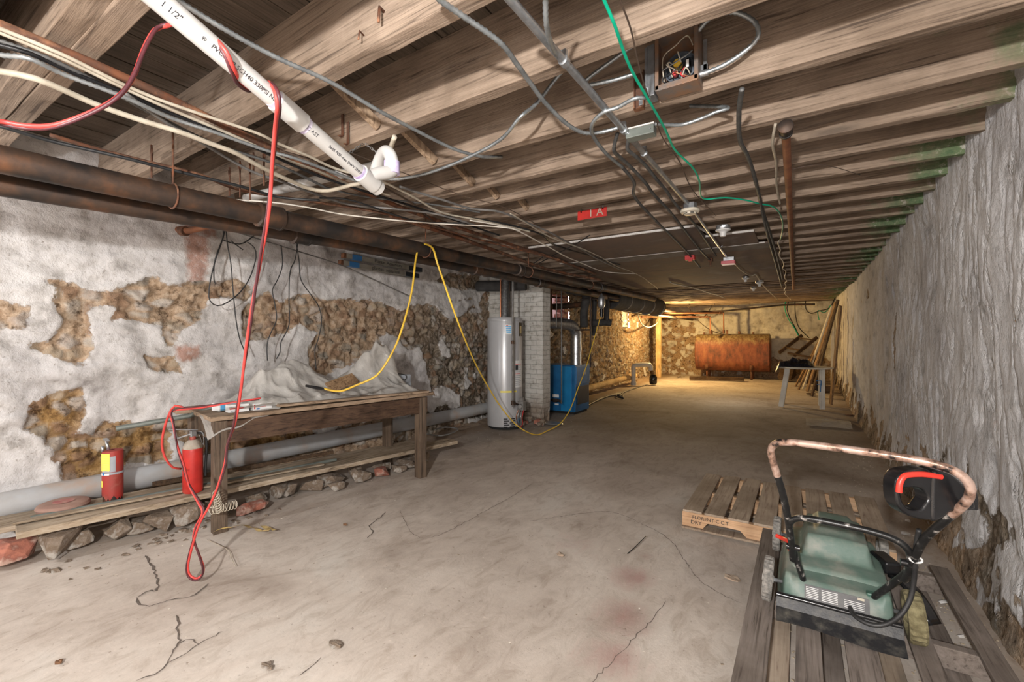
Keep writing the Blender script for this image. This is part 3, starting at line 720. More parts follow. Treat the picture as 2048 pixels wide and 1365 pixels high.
# ------------------------------------------------------------------ brick chimney
def rough_box(mb, x0, x1, y0, y1, z0, z1, step, amp, seed):
    def face(o, u, v, nu, nv, nrm):
        U, V = np.meshgrid(np.linspace(0, 1, nu), np.linspace(0, 1, nv), indexing='ij')
        P = o + U[..., None] * u + V[..., None] * v
        hz = P[..., 0] + P[..., 1]; e = np.minimum(np.minimum(U, 1 - U), np.minimum(V, 1 - V)) > 0
        d = (fbm(hz * 14, P[..., 2] * 20, seed, 4) - .5) * amp * e
        foot = np.clip((.33 - P[..., 2]) / .3, 0, 1) * (fbm(hz * 9, P[..., 2] * 9, seed + 5) - .2) * .09
        P = P + (d - foot)[..., None] * nrm
        idx = lambda i, j: i * nv + j
        mb.add([tuple(p) for p in P.reshape(-1, 3)], [(idx(i, j), idx(i + 1, j), idx(i + 1, j + 1), idx(i, j + 1)) for i in range(nu - 1) for j in range(nv - 1)])
    A = np.array; nx, ny, nz = (max(2, int(q / step)) for q in (x1 - x0, y1 - y0, z1 - z0))
    face(A([x0, y0, z0]), A([x1 - x0, 0, 0]), A([0, 0, z1 - z0]), nx, nz, A([0, -1, 0]))
    face(A([x1, y0, z0]), A([0, y1 - y0, 0]), A([0, 0, z1 - z0]), ny, nz, A([1, 0, 0]))
    face(A([x1, y1, z0]), A([x0 - x1, 0, 0]), A([0, 0, z1 - z0]), nx, nz, A([0, 1, 0]))
cb = MB(); rough_box(cb, -4.25, -3.18, 5.75, 5.98, -.03, 2.5, .02, .018, 400)
tag(cb.build('brick_chimney', M['brickwhite'], smooth=True, origin=(-3.7, 5.86, 0)), 'whitewashed brick chimney pier behind the grey water heater', 'chimney')


# ================================================================== ceiling pipes and cables
def pipe(name, pts, r, m, label, cat='pipe', fittings=(), seg=16, fm=None, group=None, fit='coupling'):
    """a pipe with raised couplings given as (fraction, length, extra radius)"""
    P = [Vector(p) for p in pts]
    root = thing(name, label, cat, P[0], group)
    MB().tube(P, r, seg).build('pipe_run', m, root, smooth='auto')
    L_ = [0]
    for i in range(1, len(P)): L_.append(L_[-1] + (P[i] - P[i - 1]).length)
    def at(s):
        s = max(0, min(L_[-1], s))
        for i in range(1, len(P)):
            if s <= L_[i]: return P[i - 1].lerp(P[i], (s - L_[i - 1]) / max(1e-6, L_[i] - L_[i - 1]))
        return P[-1]
    for fr, ln, ex in fittings:
        s = fr * L_[-1]; a, b = at(s - ln / 2), at(s + ln / 2); d = (b - a).normalized()
        q = MB().tube([a - d * .006, a, a + d * .012, a + d * .0121, b - d * .0121, b - d * .012, b, b + d * .006], [r * 1.02, r + ex, r + ex, r + ex * .7, r + ex * .7, r + ex, r + ex, r * 1.02], seg)
        q.build(fit, fm or m, root, smooth='auto')
    return root
up_a, up_b = (-2.5, -1.2, 1.845), (-2.5, 9.2, 2.06)
pipe('steam_pipe', [up_a, up_b], .053, M['iron'], 'thick rusty black steam pipe nearer the room, the red cord hanging before it', fittings=[(.246, .13, .014), (.50, .1, .012), (.72, .1, .012)])
pipe('steam_pipe', [(-2.74, -1.2, 1.80), (-2.74, .39, 1.837), (-2.74, 2.0, 1.902), (-2.74, 3.2, 1.915), (-2.74, 7.7, 1.95), (-3.0, 7.8, 1.95)], .047, M['iron'], 'thick black return pipe running behind and below the rusty steam pipe', fittings=[(.315, .11, .014), (.52, .1, .012), (.66, .1, .012)])
# hangers on the big pipes
for k, y in enumerate((.9, 2.6, 4.2, 5.9)):
    z = 1.845 + (y + 1.2) / 10.4 * .215
    h = MB(); h.tube([(-2.5 + .058 * math.cos(t), y, z + .058 * math.sin(t)) for t in np.linspace(0, 2 * math.pi, 17)], .005, 5); h.tube([(-2.5, y, z + .058), (-2.5, y, 2.2)], .005, 6)
    tag(h.build('pipe_hanger', M['rust'], smooth=True), ['rusty ring hanger on the steam pipe nearest the camera', 'rusty ring hanger on the steam pipe above the bench', 'rusty ring hanger on the steam pipe before the water heater', 'rusty ring hanger on the steam pipe above the furnace'][k], 'hanger', 'steam pipe hangers')

# white plastic pipe with its printed line
pa, pb = Vector(PT(265, -45, .86)), Vector(PT(744, 366, 1.5))
root = thing('plastic_drain_pipe', 'long white plastic pipe with black print, wrapped by the red cord, ending in a trap', 'pipe', pa)
d = (pb - pa).normalized(); mid = Vector(PT(577, 218, 1.2)); mid = pa + d * (mid - pa).dot(d)
MB().tube([pa - d * .4, pb], .0235, 24).build('pipe_run', M['pvc'], root, smooth='auto')
MB().tube([mid - d * .045, mid - d * .043, mid + d * .043, mid + d * .045], [.024, .0285, .0285, .024], 24).build('coupling', M['pvc'], root, smooth='auto')
MB().tube([pb - d * .06, pb - d * .058, pb + d * .012, pb + d * .013], [.024, .0285, .0285, .02], 24).build('coupling', M['pvc'], root, smooth='auto')
for c9 in (mid - d * .05, mid + d * .05, pb - d * .065): MB().tube([c9 - d * .006, c9 + d * .006], .0242, 20).build('primer_ring', M['pvc_purple'], root, smooth='auto')
MB().tube([pb + d * .0, pb + d * .035, pb + d * .037], [.026, .026, .02], 24).build('end_cap', M['pvc'], root, smooth='auto')
sidev = Vector((0, 0, 1)).cross(d).normalized()
if sidev.x > 0: sidev = -sidev
upv = Vector((0, 0, 1)); upv = (upv - d * upv.dot(d)).normalized()
tp = [pb - d * .03, pb - d * .03 + Vector((.012, .035, .02)), pb + Vector((.03, .06, .055)), pb + Vector((.03, .055, .10)), pb + Vector((0, .06, .125)), pb + Vector((-.05, .08, .12)), pb + Vector((-.1, .1, .09))]
MB().tube(smoothpts(tp, .008), .0225, 18).build('trap_bend', M['pvc'], root, smooth='auto')
MB().tube([tp[2] - Vector((0, 0, .012)), tp[2] + Vector((0, 0, .03))], .027, 18).build('coupling', M['pvc_purple'], root, smooth='auto')
# print: readable from the room side, facing the camera from below
camd = (Vector((0, 0, CH)) - (pa + pb) / 2); nrm = (camd - d * camd.dot(d)).normalized(); yv = nrm.cross(d)
def on_pipe(s, body, size, dy=0.0):
    o_ = pa + d * s + nrm * .0237
    T = frame(o_, d, yv)
    text_mesh('printed_line', body, size, T, M['ink'], root, bend=.0237)
q0 = (Vector(PT(308, 8, .9)) - pa).dot(d)
on_pipe(q0, '1 1/2"', .0165); on_pipe(q0 + .082, '\u00ae', .012)
on_pipe(q0 + .104, 'PVC1120 SCH40 330PSI NSF-pw ASTMD-1785 AST', .0145)
on_pipe(q0 + .455, '2665 NSF-dwv DWV 2MP0 CONDUIT 10 2MEA', .0125)
# chain that holds the trap
ch = MB()
def chain(mb, a, b, n, r=.006, t=.0013):
    a, b = Vector(a), Vector(b); dd = (b - a) / n
    for i in range(n):
        c = a + dd * (i + .5); z = dd.normalized(); s_ = z.cross(Vector((0, 1, 0) if i % 2 else (1, 0, .01))).normalized(); L_ = dd.length * .68
        mb.tube([c + s_ * math.cos(t_) * r * .6 + z * math.sin(t_) * L_ for t_ in np.linspace(0, 2 * math.pi, 9)], t, 4, cap=False)
chain(ch, pb + d * -.16 + Vector((0, 0, -.02)), PT(726, 288, 1.62), 9); chain(ch, pb + Vector((.0, .06, .10)), PT(731, 288, 1.62), 8)
tag(ch.build('chain', M['greywire'], smooth=True), 'short steel chain holding up the end of the white plastic pipe', 'chain')

pipe('plastic_drain_pipe', [PZ(492, 397, 2.13), PZ(668, 352, 2.16), PZ(760, 330, 2.17)], .026, M['pvc'], 'white speckled plastic pipe crossing below the joists behind the red cord', fittings=[(.4, .05, .006), (.45, .05, .005)])

# armoured cables, conduit, wires
BXR = .0062
cable('armoured_cable', [PZ(x, y, z) for x, y, z in [(300,-40,2.15),(355,0,2.15),(448,58,2.14),(551,114,2.14),(662,165,2.15),(755,220,2.14),(813,251,2.15),(903,296,2.15),(962,313,2.16),(1003,314,2.22)]], .009, M['bx'], 'curving steel armoured cable that starts beside the white pipe and ends under a joist', ribs=.0105)
cable('armoured_cable', [PZ(x, y, z) for x, y, z in [(845,-35,2.15),(880,0,2.15),(930,35,2.15),(1000,85,2.14),(1035,130,2.14),(1060,165,2.14),(1090,205,2.13),(1130,245,2.12),(1165,265,2.12),(1200,265,2.13),(1235,256,2.14)]], .0095, M['bx'], 'bright ribbed armoured cable sweeping into the end of the grey covered box', ribs=.0105)
cable('armoured_cable', [PZ(x, y, z) for x, y, z in [(755,357,2.12),(800,358,2.12),(860,345,2.12),(930,318,2.12),(1000,280,2.13),(1040,235,2.16),(1075,205,2.24)]] + [(-.80, 1.72, 2.38), (-.5, 1.74, 2.4), PZ(1170, 163, 2.27), PZ(1215, 163, 2.24), PZ(1268, 148, 2.24)], .009, M['bx'], 'smooth grey cable sagging from the white pipe trap up between the joists', ribs=.0105)
cable('armoured_cable', [PZ(x, y, z) for x, y, z in [(1089,-30,2.14),(1091,0,2.14),(1093,50,2.12),(1105,95,2.13),(1124,122,2.15)]], .009, M['bx'], 'short armoured cable joining the straight conduit near the top of the view', ribs=.0105)
cable('armoured_cable', [PZ(x, y, z) for x, y, z in [(1300,196,2.155),(1270,197,2.15),(1235,215,2.14),(1205,226,2.13),(1184,250,2.12),(1188,275,2.12),(1213,308,2.12),(1245,335,2.13)]], .009, M['bx'], 'armoured cable clamped to the rusty bracket, bending down past the conduit', ribs=.0105)
E2 = [(1245,335),(1268,365),(1270,395),(1310,440),(1370,500),(1400,535)]
cable('armoured_cable', [PZ(x, y, 2.135) for x, y in E2], .0098, M['bx_dark'], 'dusty dark cable continuing from the bracket cable to the ceiling boards', ribs=.012)
cable('armoured_cable', [PZ(x, y, z) for x, y, z in [(1235,266,2.15),(1228,300,2.12),(1240,315,2.13),(1262,335,2.14),(1290,365,2.14),(1310,392,2.14),(1345,430,2.14),(1400,500,2.13),(1420,520,2.13)]], .0098, M['bx_dark'], 'dark cable leaving the grey covered box, the middle one of three', ribs=.01)
cable('armoured_cable', [PZ(x, y, z) for x, y, z in [(1258,275,2.15),(1255,298,2.13),(1270,312,2.13),(1290,330,2.14),(1310,355,2.14),(1335,385,2.14),(1352,410,2.14),(1390,450,2.13),(1432,512,2.13)]], .0098, M['bx_dark'], 'dark cable leaving the grey covered box closest to the smoke detector', ribs=.01)
cable('armoured_cable', [PZ(x, y, z) for x, y, z in [(1455,215,2.2),(1430,225,2.18),(1400,238,2.17),(1360,250,2.16),(1310,248,2.15)][::-1]] + [PZ(1380,212,2.3)], .009, M['bx'], 'armoured cable leaving the grey covered box towards the open junction box', ribs=.0105)
cable('armoured_cable', [PZ(x, y, 2.14) for x, y in [(1484,178),(1478,225),(1480,280),(1495,312),(1508,350),(1520,400),(1535,470),(1552,530),(1564,575)]], .0105, M['bx_dark'], 'dark cable hanging along the joists next to the rusty pipe, armoured at its near end', ribs=.01)
cable('armoured_cable', [PZ(x, y, 2.145) for x, y in [(1519,395),(1528,430),(1538,460),(1556,520),(1565,560)]], .0115, M['bx_dark'], 'second dark cable beside the rusty pipe, starting past the green wire', ribs=.012)
cable('electric_wire', [PZ(x, y, z) for x, y, z in [(1551,248,2.17),(1545,288,2.14),(1552,325,2.15),(1553,370,2.15),(1560,408,2.15)]], .0065, M['cream'], 'beige wire dangling beside the top of the rusty pipe', 'wire')
G = [(1190,-40),(1208,0),(1230,50),(1260,130),(1300,205),(1330,260),(1350,300),(1385,335),(1398,362),(1400,388),(1412,398),(1450,395),(1490,400),(1520,408),(1545,414),(1560,430),(1566,452),(1560,480)]
cable('electric_wire', [PZ(x, y, 2.12 if 1 < i < 9 else 2.14) for i, (x, y) in enumerate(G)], .0052, M['green'], 'bright green ground wire running from the top of the view to the rusty pipe', 'wire', wob=.002)
G2 = [(1560,480),(1558,500),(1566,530),(1572,560),(1570,585),(1580,600)]
cable('electric_wire', [PZ(x, y, 2.13) for x, y in G2], .006, M['whitewire'], 'pale taped wire carrying on from the green wire beside the rusty pipe', 'wire', wob=.012)
cable('electric_wire', [PZ(x, y, 2.145) for x, y in [(1228,-30),(1240,0),(1262,60),(1275,120),(1290,175),(1305,215),(1325,275),(1360,325),(1385,380),(1432,432)]], .0028, M['brownwire'], 'thin brown wire that crosses the green wire under the joists', 'wire')
ea, eb = Vector(PZ(1000, -25, 2.145)), Vector(PZ(1376, 408, 2.15))
root = thing('steel_conduit', 'straight grey steel conduit running from the top of the view to the smoke detector', 'conduit', ea)
MB().tube([ea, eb], .0135, 14).build('conduit_tube', M['galv'], root, smooth='auto')
for f_ in ((1128, 122), (1243, 262), (1288, 308)):
    p = Vector(PZ(*f_, 2.147)); dd = (eb - ea).normalized(); p = ea + dd * (p - ea).dot(dd)
    MB().tube([p - dd * .012, p + dd * .012], .0175, 14).box(p + Vector((0, 0, .022)), (.02, .016, .03)).build('conduit_clamp', M['galv'], root, smooth='auto')
root = thing('steel_conduit', 'straight steel conduit between the smoke detector and the pink-red box', 'conduit', PZ(1390, 425, 2.14))
ea2, eb2 = Vector(PZ(1386, 421, 2.14)), Vector(PZ(1452, 513, 2.13))
MB().tube([ea2, eb2], .0105, 12).build('conduit_tube', M['galv'], root, smooth='auto')
p = ea2.lerp(eb2, .75); MB().tube([p - Vector((.02, 0, 0)), p, p + Vector((.02, 0, .02)), p + Vector((.02, 0, .05))], .004, 6).build('conduit_clamp', M['galv'], root, smooth='auto')
cable('electric_wire', [PZ(x, y, 2.13) for x, y in [(1468,526),(1484,542),(1502,552),(1512,550),(1520,563)]], .008, M['cream'], 'cream cable between the pink-red box and the small white fixture', 'wire')
cable('electric_wire', [PZ(x, y, 2.13) for x, y in [(1522,566),(1535,580),(1556,600)]], .01, M['cream'], 'cream cable running on from the small white fixture to the back wall', 'wire')

# bundles above the black pipes: (points, height, radius, material, ribs, label)
BUN = [
 ([(-60,25),(0,50),(150,112),(270,165),(370,212),(550,300),(760,398),(900,450),(1100,515),(1190,548)], 2.13, .016, 'rust', 0, 'long rusty brown pipe carrying the two cream cables in the ceiling bundle'),
 ([(-60,38),(0,60),(130,112),(300,190),(505,262),(556,287),(620,314),(654,331),(693,345),(742,355),(815,389),(864,416),(898,428),(960,440),(1060,465)], 2.10, .0065, 'cream', 0, 'upper cream cable strapped below the rusty pipe'),
 ([(-60,46),(0,68),(130,120),(300,198),(470,272),(560,315),(640,345),(700,370),(780,392)], 2.095, .0065, 'cream', 0, 'lower cream cable strapped below the rusty pipe'),
 ([(-60,62),(0,82),(100,118),(200,168),(300,225),(430,288),(560,332),(660,380)], 2.09, .008, 'bx_dark', .012, 'black ribbed cable just under the two cream cables'),
 ([(-60,70),(0,90),(60,108),(150,150),(250,190),(330,225),(430,262),(520,300),(640,352),(760,392),(905,440),(1000,470)], 2.08, .0075, 'blackp', 0, 'smooth black cable weaving between the ribbed cables'),
 ([(-60,100),(0,110),(60,118),(130,150),(250,195),(340,235),(430,265),(530,300),(600,320),(720,365)], 2.06, .0085, 'bx', .011, 'grey ribbed armoured cable low in the bundle over the black pipes'),
 ([(-60,135),(0,145),(70,160),(130,185),(200,215),(290,245),(360,265),(430,290),(473,306),(532,338),(583,362),(620,377),(656,381),(705,370),(727,365),(755,340),(773,314),(788,275)], 2.04, .0105, 'cream', 0, 'thick cream cable that dips and climbs back up past the white trap'),
 ([(100,270),(200,300),(300,325),(400,350),(480,380),(600,400),(780,430),(960,480),(1120,520)], 2.08, .009, 'rust', 0, 'thin rusty pipe low over the black steam pipes'),
 ([(-60,245),(0,255),(100,283),(250,315),(330,335),(480,372),(560,395),(640,402)], 2.05, .008, 'black', 0, 'black cable hugging the top of the steam pipe'),
 ([(430,400),(540,405),(620,415),(700,430),(860,447),(1000,455),(1040,462)], 2.02, .0045, 'whitewire', 0, 'thin white wire stretched over the steam pipe'),
 ([(250,190),(340,250),(400,282),(500,340),(560,362),(620,385),(700,410),(800,420),(880,430),(960,452)], 2.07, .007, 'greywire', 0, 'grey wire sagging behind the white plastic pipe'),
 ([(560,300),(640,325),(700,352),(770,378),(830,410),(880,452),(960,490),(1050,520)], 2.11, .006, 'brownwire', 0, 'brown wire slanting down behind the white trap'),
 ([(690,300),(800,345),(920,390),(1010,415),(1080,452)], 2.15, .0028, 'brownwire', 0, 'very thin brown wire stretched across the joists past the trap'),
 ([(800,372),(880,398),(940,418),(1000,425),(1060,448),(1110,470),(1180,510),(1240,540)], 2.13, .008, 'greywire', 0, 'grey cable running beside the cream cable towards the ceiling boards'),
 ([(940,440),(1000,452),(1040,465),(1090,490),(1150,522),(1210,543),(1270,548)], 2.08, .0055, 'whitewire', 0, 'white wire drooping below the front edge of the ceiling boards'),
 ([(1020,428),(1060,452),(1110,478),(1165,498),(1200,515),(1240,535),(1285,555),(1315,578)], 2.10, .005, 'cream', 0, 'cream wire trailing under the ceiling boards towards the dark duct'),
 ([(780,430),(900,470),(1000,505),(1100,540),(1200,560)], 2.08, .018, 'rust', 0, 'rusty pipe beside the steam pipe in front of the ceiling boards'),
 ([(1085,515),(1060,535),(1130,500),(1180,470)], 2.11, .005, 'black', 0, 'thin black wire crossing above the steam pipe by the boards'),
 ([(640,395),(700,400),(790,432),(850,445),(930,446)], 2.06, .006, 'black', 0, 'black wire looping low between the rusty pipes'),
 ([(650,375),(720,392),(800,402),(870,410),(960,425)], 2.12, .007, 'bx_dark', .012, 'dark ribbed cable passing behind the white trap'),
 ([(900,430),(1000,447),(1080,468),(1110,490),(1180,512),(1240,530)], 2.15, .008, 'black', 0, 'black cable above the white wire at the boards'),
 ([(1340,565),(1400,580),(1450,596)], 2.14, .012, 'cream', 0, 'pale conduit slanting across the far joists beyond the boards'),
]
for pts, z, r, mt, ribs, lab in BUN:
    nm = 'rusty_pipe' if mt == 'rust' else ('armoured_cable' if ribs else ('electric_wire' if r < .006 else 'electric_cable'))
    cable(nm, [PZ(x, y, z) for x, y in pts], r, M[mt], lab, 'pipe' if mt == 'rust' else ('wire' if r < .006 else 'cable'), ribs=ribs, wob=.004 if (mt not in ('rust',) and not ribs) else 0)

# rusty rods that hold the thin pipes
for k, (x, y0, y1, z) in enumerate(((303, 290, 356, 2.1), (304, 296, 330, 2.12), (459, 335, 392, 2.08), (480, 322, 395, 2.08), (500, 310, 400, 2.08), (507, 305, 345, 2.1), (528, 300, 372, 2.1))):
    p = Vector(PZ(x, y0, 2.2)); q = Vector(PT(x, y1, (p - Vector((0, 0, CH))).dot(Vector(_f))))
    mb = MB(); mb.tube([p, q], .0045, 6); mb.tube([p + Vector((.012 * math.sin(t), 0, -.03 + .02 * math.cos(t))) for t in np.linspace(0, 5.5, 9)], .003, 5)
    tag(mb.build('hanger_rod', M['rust'], smooth=True), ['long rusty hooked rod alone above the steam pipe near the left end', 'short rusty rod beside the lone long one', 'first rusty rod of the row behind the red cord', 'second rusty rod of the row behind the red cord', 'third rusty rod of the row behind the red cord', 'short hooked rod near the end of the row behind the red cord', 'last rusty rod of the row, touching the red cord'][k], 'rod', 'rusty hanger rods')

# open junction box between the joists
bx = Vector(PZ(1346, 150, 2.2)); X0 = bx.x; Y0 = 1.80
root = thing('junction_box', 'open rusty junction box with a blue-grey pot and tangled wiring inside', 'junction box', (X0, Y0, 2.16))
def face_box(x0, x1, z0, z1, y, th): return ((x0 + x1) / 2, y, (z0 + z1) / 2), (x1 - x0, th, z1 - z0)
w2, h0, h1 = .078, 2.185, 2.40
hs = MB(); hs.box((X0, Y0 + .062, (h0 + h1) / 2), (2 * w2, .004, h1 - h0))
hs.box((X0 - w2, Y0 + .02, (h0 + h1) / 2), (.005, .085, h1 - h0)); hs.box((X0 + w2, Y0 + .02, (h0 + h1) / 2), (.005, .085, h1 - h0)); hs.box((X0, Y0 + .02, h0), (2 * w2, .085, .005)); hs.box((X0, Y0 + .02, h1), (2 * w2, .085, .005))
hs.box((X0 - w2 + .006, Y0 - .024, (h0 + h1) / 2), (.014, .003, h1 - h0)); hs.box((X0, Y0 - .024, h0 + .008), (2 * w2, .003, .018)); hs.box((X0 + w2 - .006, Y0 - .024, (h0 + h1) / 2), (.012, .003, h1 - h0))
hs.build('box_housing', mat('worn_brown_steel', (.2, .17, .15), (.3, .17, .1), 16, .5, .4, .2), root, bevel=.001)
T = Matrix.Translation((X0 + .008, Y0 + .055, h0 + .085)) @ Matrix.Rotation(R(90), 4, 'X')
MB().lathe([(.05, 0), (.058, .005), (.06, .04), (.056, .042), (.052, .012), (.001, .01)], 28, T).build('metal_pot', M['boxblack'], root, smooth='auto')
c0 = Vector((X0 + .008, Y0 + .01, h0 + .085))
MB().tube([c0 + Vector((-.008, .015, .01)), c0 + Vector((-.008, -.012, .01))], .016, 16).build('wire_nut', M['yellow'], root, smooth='auto')
MB().tube([c0 + Vector((-.02, .015, -.018)), c0 + Vector((-.018, -.005, -.02))], .011, 12).build('wire_nut', M['redprint'], root, smooth='auto')
MB().box(c0 + Vector((.03, 0, -.005)), (.018, .02, .045)).build('terminal_block', M['blackp'], root)
MB().box(c0 + Vector((.03, -.012, -.004)), (.01, .003, .028)).build('terminal_plate', M['label_white'], root)
MB().tube([c0 + Vector((-.062, -.02, -.006)), c0 + Vector((.03, -.026, .02)), c0 + Vector((.05, -.02, .035))], .003, 6).build('cross_bar', M['galv'], root, smooth='auto')
rg = random.Random(9)
for k in range(9):
    a = c0 + Vector((rg.uniform(-.055, .05), -.005, rg.uniform(-.06, .05))); b = c0 + Vector((rg.uniform(-.055, .05), -.012, rg.uniform(-.07, .03)))
    m_ = (a + b) / 2 + Vector((rg.uniform(-.02, .02), -.02, rg.uniform(-.02, .03)))
    MB().tube(smoothpts([a, m_, b], .006), .0024, 6).build('wire', M[['cream', 'black', 'redprint', 'cream', 'black', 'cream', 'copper', 'cream', 'black'][k]], root, smooth=True)
MB().tube(smoothpts([c0 + Vector((-.055, -.015, -.06)), c0 + Vector((-.06, -.02, .04)), c0 + Vector((-.01, -.02, .075)), c0 + Vector((.03, -.015, .1)), c0 + Vector((.05, -.01, .06))], .008), .0024, 6).build('wire', M['cream'], root, smooth=True)
MB().box((X0 - w2 - .02, Y0 + .01, h0 + .09), (.03, .06, .2)).box((X0 - w2 - .035, Y0 - .01, h0 + .1), (.01, .04, .16)).build('side_bracket', M['galv'], root, bevel=.001)
MB().box((X0 + w2 + .018, Y0 + .03, h0 + .11), (.014, .004, .12)).box((X0 + w2 + .012, Y0 + .03, h0 + .06), (.03, .004, .03)).build('side_bracket', M['galv'], root, bevel=.001)
MB().tube([(X0 + w2, Y0 + .02, h0 + .035), (X0 + w2 + .03, Y0 + .02, h0 + .035)], .012, 12).build('cable_connector', M['galv'], root, smooth='auto')
lp = [(X0 + w2 + .0, Y0 - .01, h1 - .03), (X0 + .13, Y0 - .03, h1 - .01), (X0 + .20, Y0 - .02, h1 - .015), (X0 + .262, Y0 + .0, h1 - .06), (X0 + .275, Y0 + .01, h1 - .11), (X0 + .24, Y0 + .02, h0 + .075), (X0 + .17, Y0 + .02, h0 + .045), (X0 + w2 + .02, Y0 + .02, h0 + .035)]
cable('armoured_cable', lp, .0095, M['bx'], 'looped armoured cable curling out of the open junction box and back', ribs=.0105)
# rusty bracket with cable clamp
p = Vector(PZ(1271, 195, 2.2)); br_ = thing('steel_bracket', 'narrow rusty steel bracket screwed to the joist beside the junction box', 'bracket', (p.x, 1.87, 2.19))
MB().box((p.x, 1.868, 2.25), (.042, .004, .16)).box((p.x - .019, 1.858, 2.25), (.004, .02, .16)).box((p.x + .019, 1.858, 2.25), (.004, .02, .16)).box((p.x, 1.858, 2.172), (.042, .022, .004)).build('bracket_channel', M['rust'], br_, bevel=.001)
MB().box((p.x + .006, 1.86, 2.205), (.016, .004, .03)).box((p.x + .006, 1.852, 2.218), (.018, .014, .008)).build('cable_clamp', M['galv'], br_, bevel=.001)
# two little brackets on the joist near the chain
for k, (x, y) in enumerate(((684, 262), (695, 278))):
    p = Vector(PY(x, y, 1.41)); mb = MB(); mb.box((p.x, 1.412, p.z + .03), (.016, .004, .11)).box((p.x, 1.40, p.z - .03), (.016, .02, .004))
    tag(mb.build('steel_bracket', M['rust'], bevel=.001), ['small rusty strap nailed to the joist above the trap, the upper of two', 'small rusty strap nailed to the joist above the trap, the lower of two'][k], 'bracket', 'rusty straps')
# nails bent out of the near joist
for k, (x, y, l_) in enumerate(((768, 25, .05), (728, 72, .03), (1190, 185, .03))):
    p = Vector(PY(x, y, 1.0 if k < 2 else 1.87)); tag(MB().tube([p + Vector((0, .005, 0)), p + Vector((.002, -.02, .005)), p + Vector((.006, -.028, -l_))], .003 if k else .005, 6).build('nail', M['rust'], smooth=True), ['thick bent rusty nail in the joist near the top edge of the view', 'thin rusty nail below the thick bent one', 'small bent nail beside the conduit'][k], 'nail')
# covered box
p = Vector(PZ(1282, 256, 2.16)); root = thing('junction_box', 'long grey-green covered junction box hanging beside the conduit', 'junction box', (p.x, p.y, 2.1))
rot = Matrix.Rotation(R(2), 3, 'Z')
MB().box((p.x, p.y, 2.135), (.125, .055, .04), rot=rot).build('box_body', M['greygreen'], root, bevel=.004)
MB().box((p.x, p.y, 2.158), (.128, .06, .006), rot=rot).build('box_lid', M['plaster_edge'], root, bevel=.001)
for sx in (-.048, .048): MB().tube([(p.x + sx, p.y - .028, 2.135), (p.x + sx, p.y - .031, 2.135)], .004, 8).build('screw', M['galv'], root)
# rusty pipe along the joists
pipe('rusty_pipe', [PZ(1571, 252, 2.12), PZ(1587, 578, 2.12)], .018, M['rust_red'], 'orange rusty pipe with a dark elbow at its near end, running down the ceiling', fittings=[(.006, .08, .009), (.0, .03, .012)], fm=M['iron'])
cable('electric_wire', [PZ(x, y, 2.15) for x, y in [(1505, 95 + 60), (1720, 350), (1640, 330), (1560, 345)][1:]], .002, M['brownwire'], 'hair-thin wire across the joists above the rusty pipe', 'wire')

# smoke detector on its round box
c = Vector(PZ(1380, 412, 2.14)); root = thing('smoke_detector', 'cream round smoke detector hanging at the end of the conduit', 'smoke detector', (c.x, c.y, 2.06))
MB().lathe([(.04, 0), (.045, .003), (.045, .04), (.04, .042)], 8, Matrix.Translation((c.x, c.y, 2.115))).build('octagon_box', M['galv'], root, smooth='auto')
MB().lathe([(.02, 0), (.038, .002), (.042, .012), (.06, .016), (.064, .026), (.06, .036), (.03, .038)], 32, Matrix.Translation((c.x, c.y, 2.078))).build('detector_cover', M['detector'], root, smooth='auto')
for k in range(6):
    a = k * math.pi / 3; MB().box((c.x + .04 * math.cos(a), c.y + .04 * math.sin(a), 2.085), (.004, .022, .006), rot=Matrix.Rotation(a, 3, 'Z')).build('vent_slot', M['dark_slot'], root)
# ceiling boards: sheets nailed under the joists beyond the red sign
def slab(pts, z, th, m, name, label, cat='board'):
    P = [PZ(x, y, z) for x, y in pts]; n = len(P)
    vs = [(x, y, z) for x, y, _ in P] + [(x, y, z + th) for x, y, _ in P]
    fs = [tuple(range(n)), tuple(range(2 * n - 1, n - 1, -1))] + [(i, i + n, (i + 1) % n + n, (i + 1) % n) for i in range(n)]
    o = MB().add(vs, fs).build(name, m); return tag(o, label, cat)
z = 2.155
b1 = PZ(1394, 455, z); b2 = PZ(1480, 462, z)
YB0 = b1[1] - .03
bd = [(b1[0], 'large dusty board under the joists behind the smoke detector')]
pl = thing('ceiling_board', 'dusty brown board nailed under the joists, its front edge broken white', 'board', (-1.6, YB0, z))
def quad(name, x0, x1, y0, y1, parent, m, zz=z, th=.014, tilt=0): return MB().box(((x0 + x1) / 2, (y0 + y1) / 2, zz + th / 2), (x1 - x0, y1 - y0, th)).build(name, m, parent)
xe = PZ(1500, 500, z)[0]
quad('sheet', -2.35, b1[0], YB0, YB0 + .45, pl, M['plywood']); quad('sheet', -2.35, b2[0] + .1, YB0 + .45, YB0 + 1.0, pl, M['plywood'])
quad('broken_edge', -2.35, b1[0], YB0 - .012, YB0 + .006, pl, M['plaster_edge'], z - .002, .018); quad('broken_edge', b1[0] - .02, b2[0] + .1, YB0 + .435, YB0 + .453, pl, M['plaster_edge'], z - .002, .018)
MB().beam((b1[0], YB0, z + .005), (b1[0] + .06, YB0 + .44, z + .005), .012, .018).build('broken_edge', M['plaster_edge'], pl)
p2 = thing('ceiling_board', 'middle board under the joists, crossed by the dark cables and a white seam', 'board', (-1.6, YB0 + 1.1, z))
quad('sheet', -2.5, b2[0] + .2, YB0 + 1.015, YB0 + 2.2, p2, M['plywood']); quad('seam_strip', -2.5, b2[0] + .15, YB0 + .995, YB0 + 1.02, p2, M['plaster_edge'], z - .003, .012); quad('joint_strip', -2.5, b2[0] + .2, YB0 + 1.03, YB0 + 1.3, p2, mat('grey_dust_film', (.24, .22, .2), (.18, .16, .14), 9, .9, 0, .1), z - .001, .002)
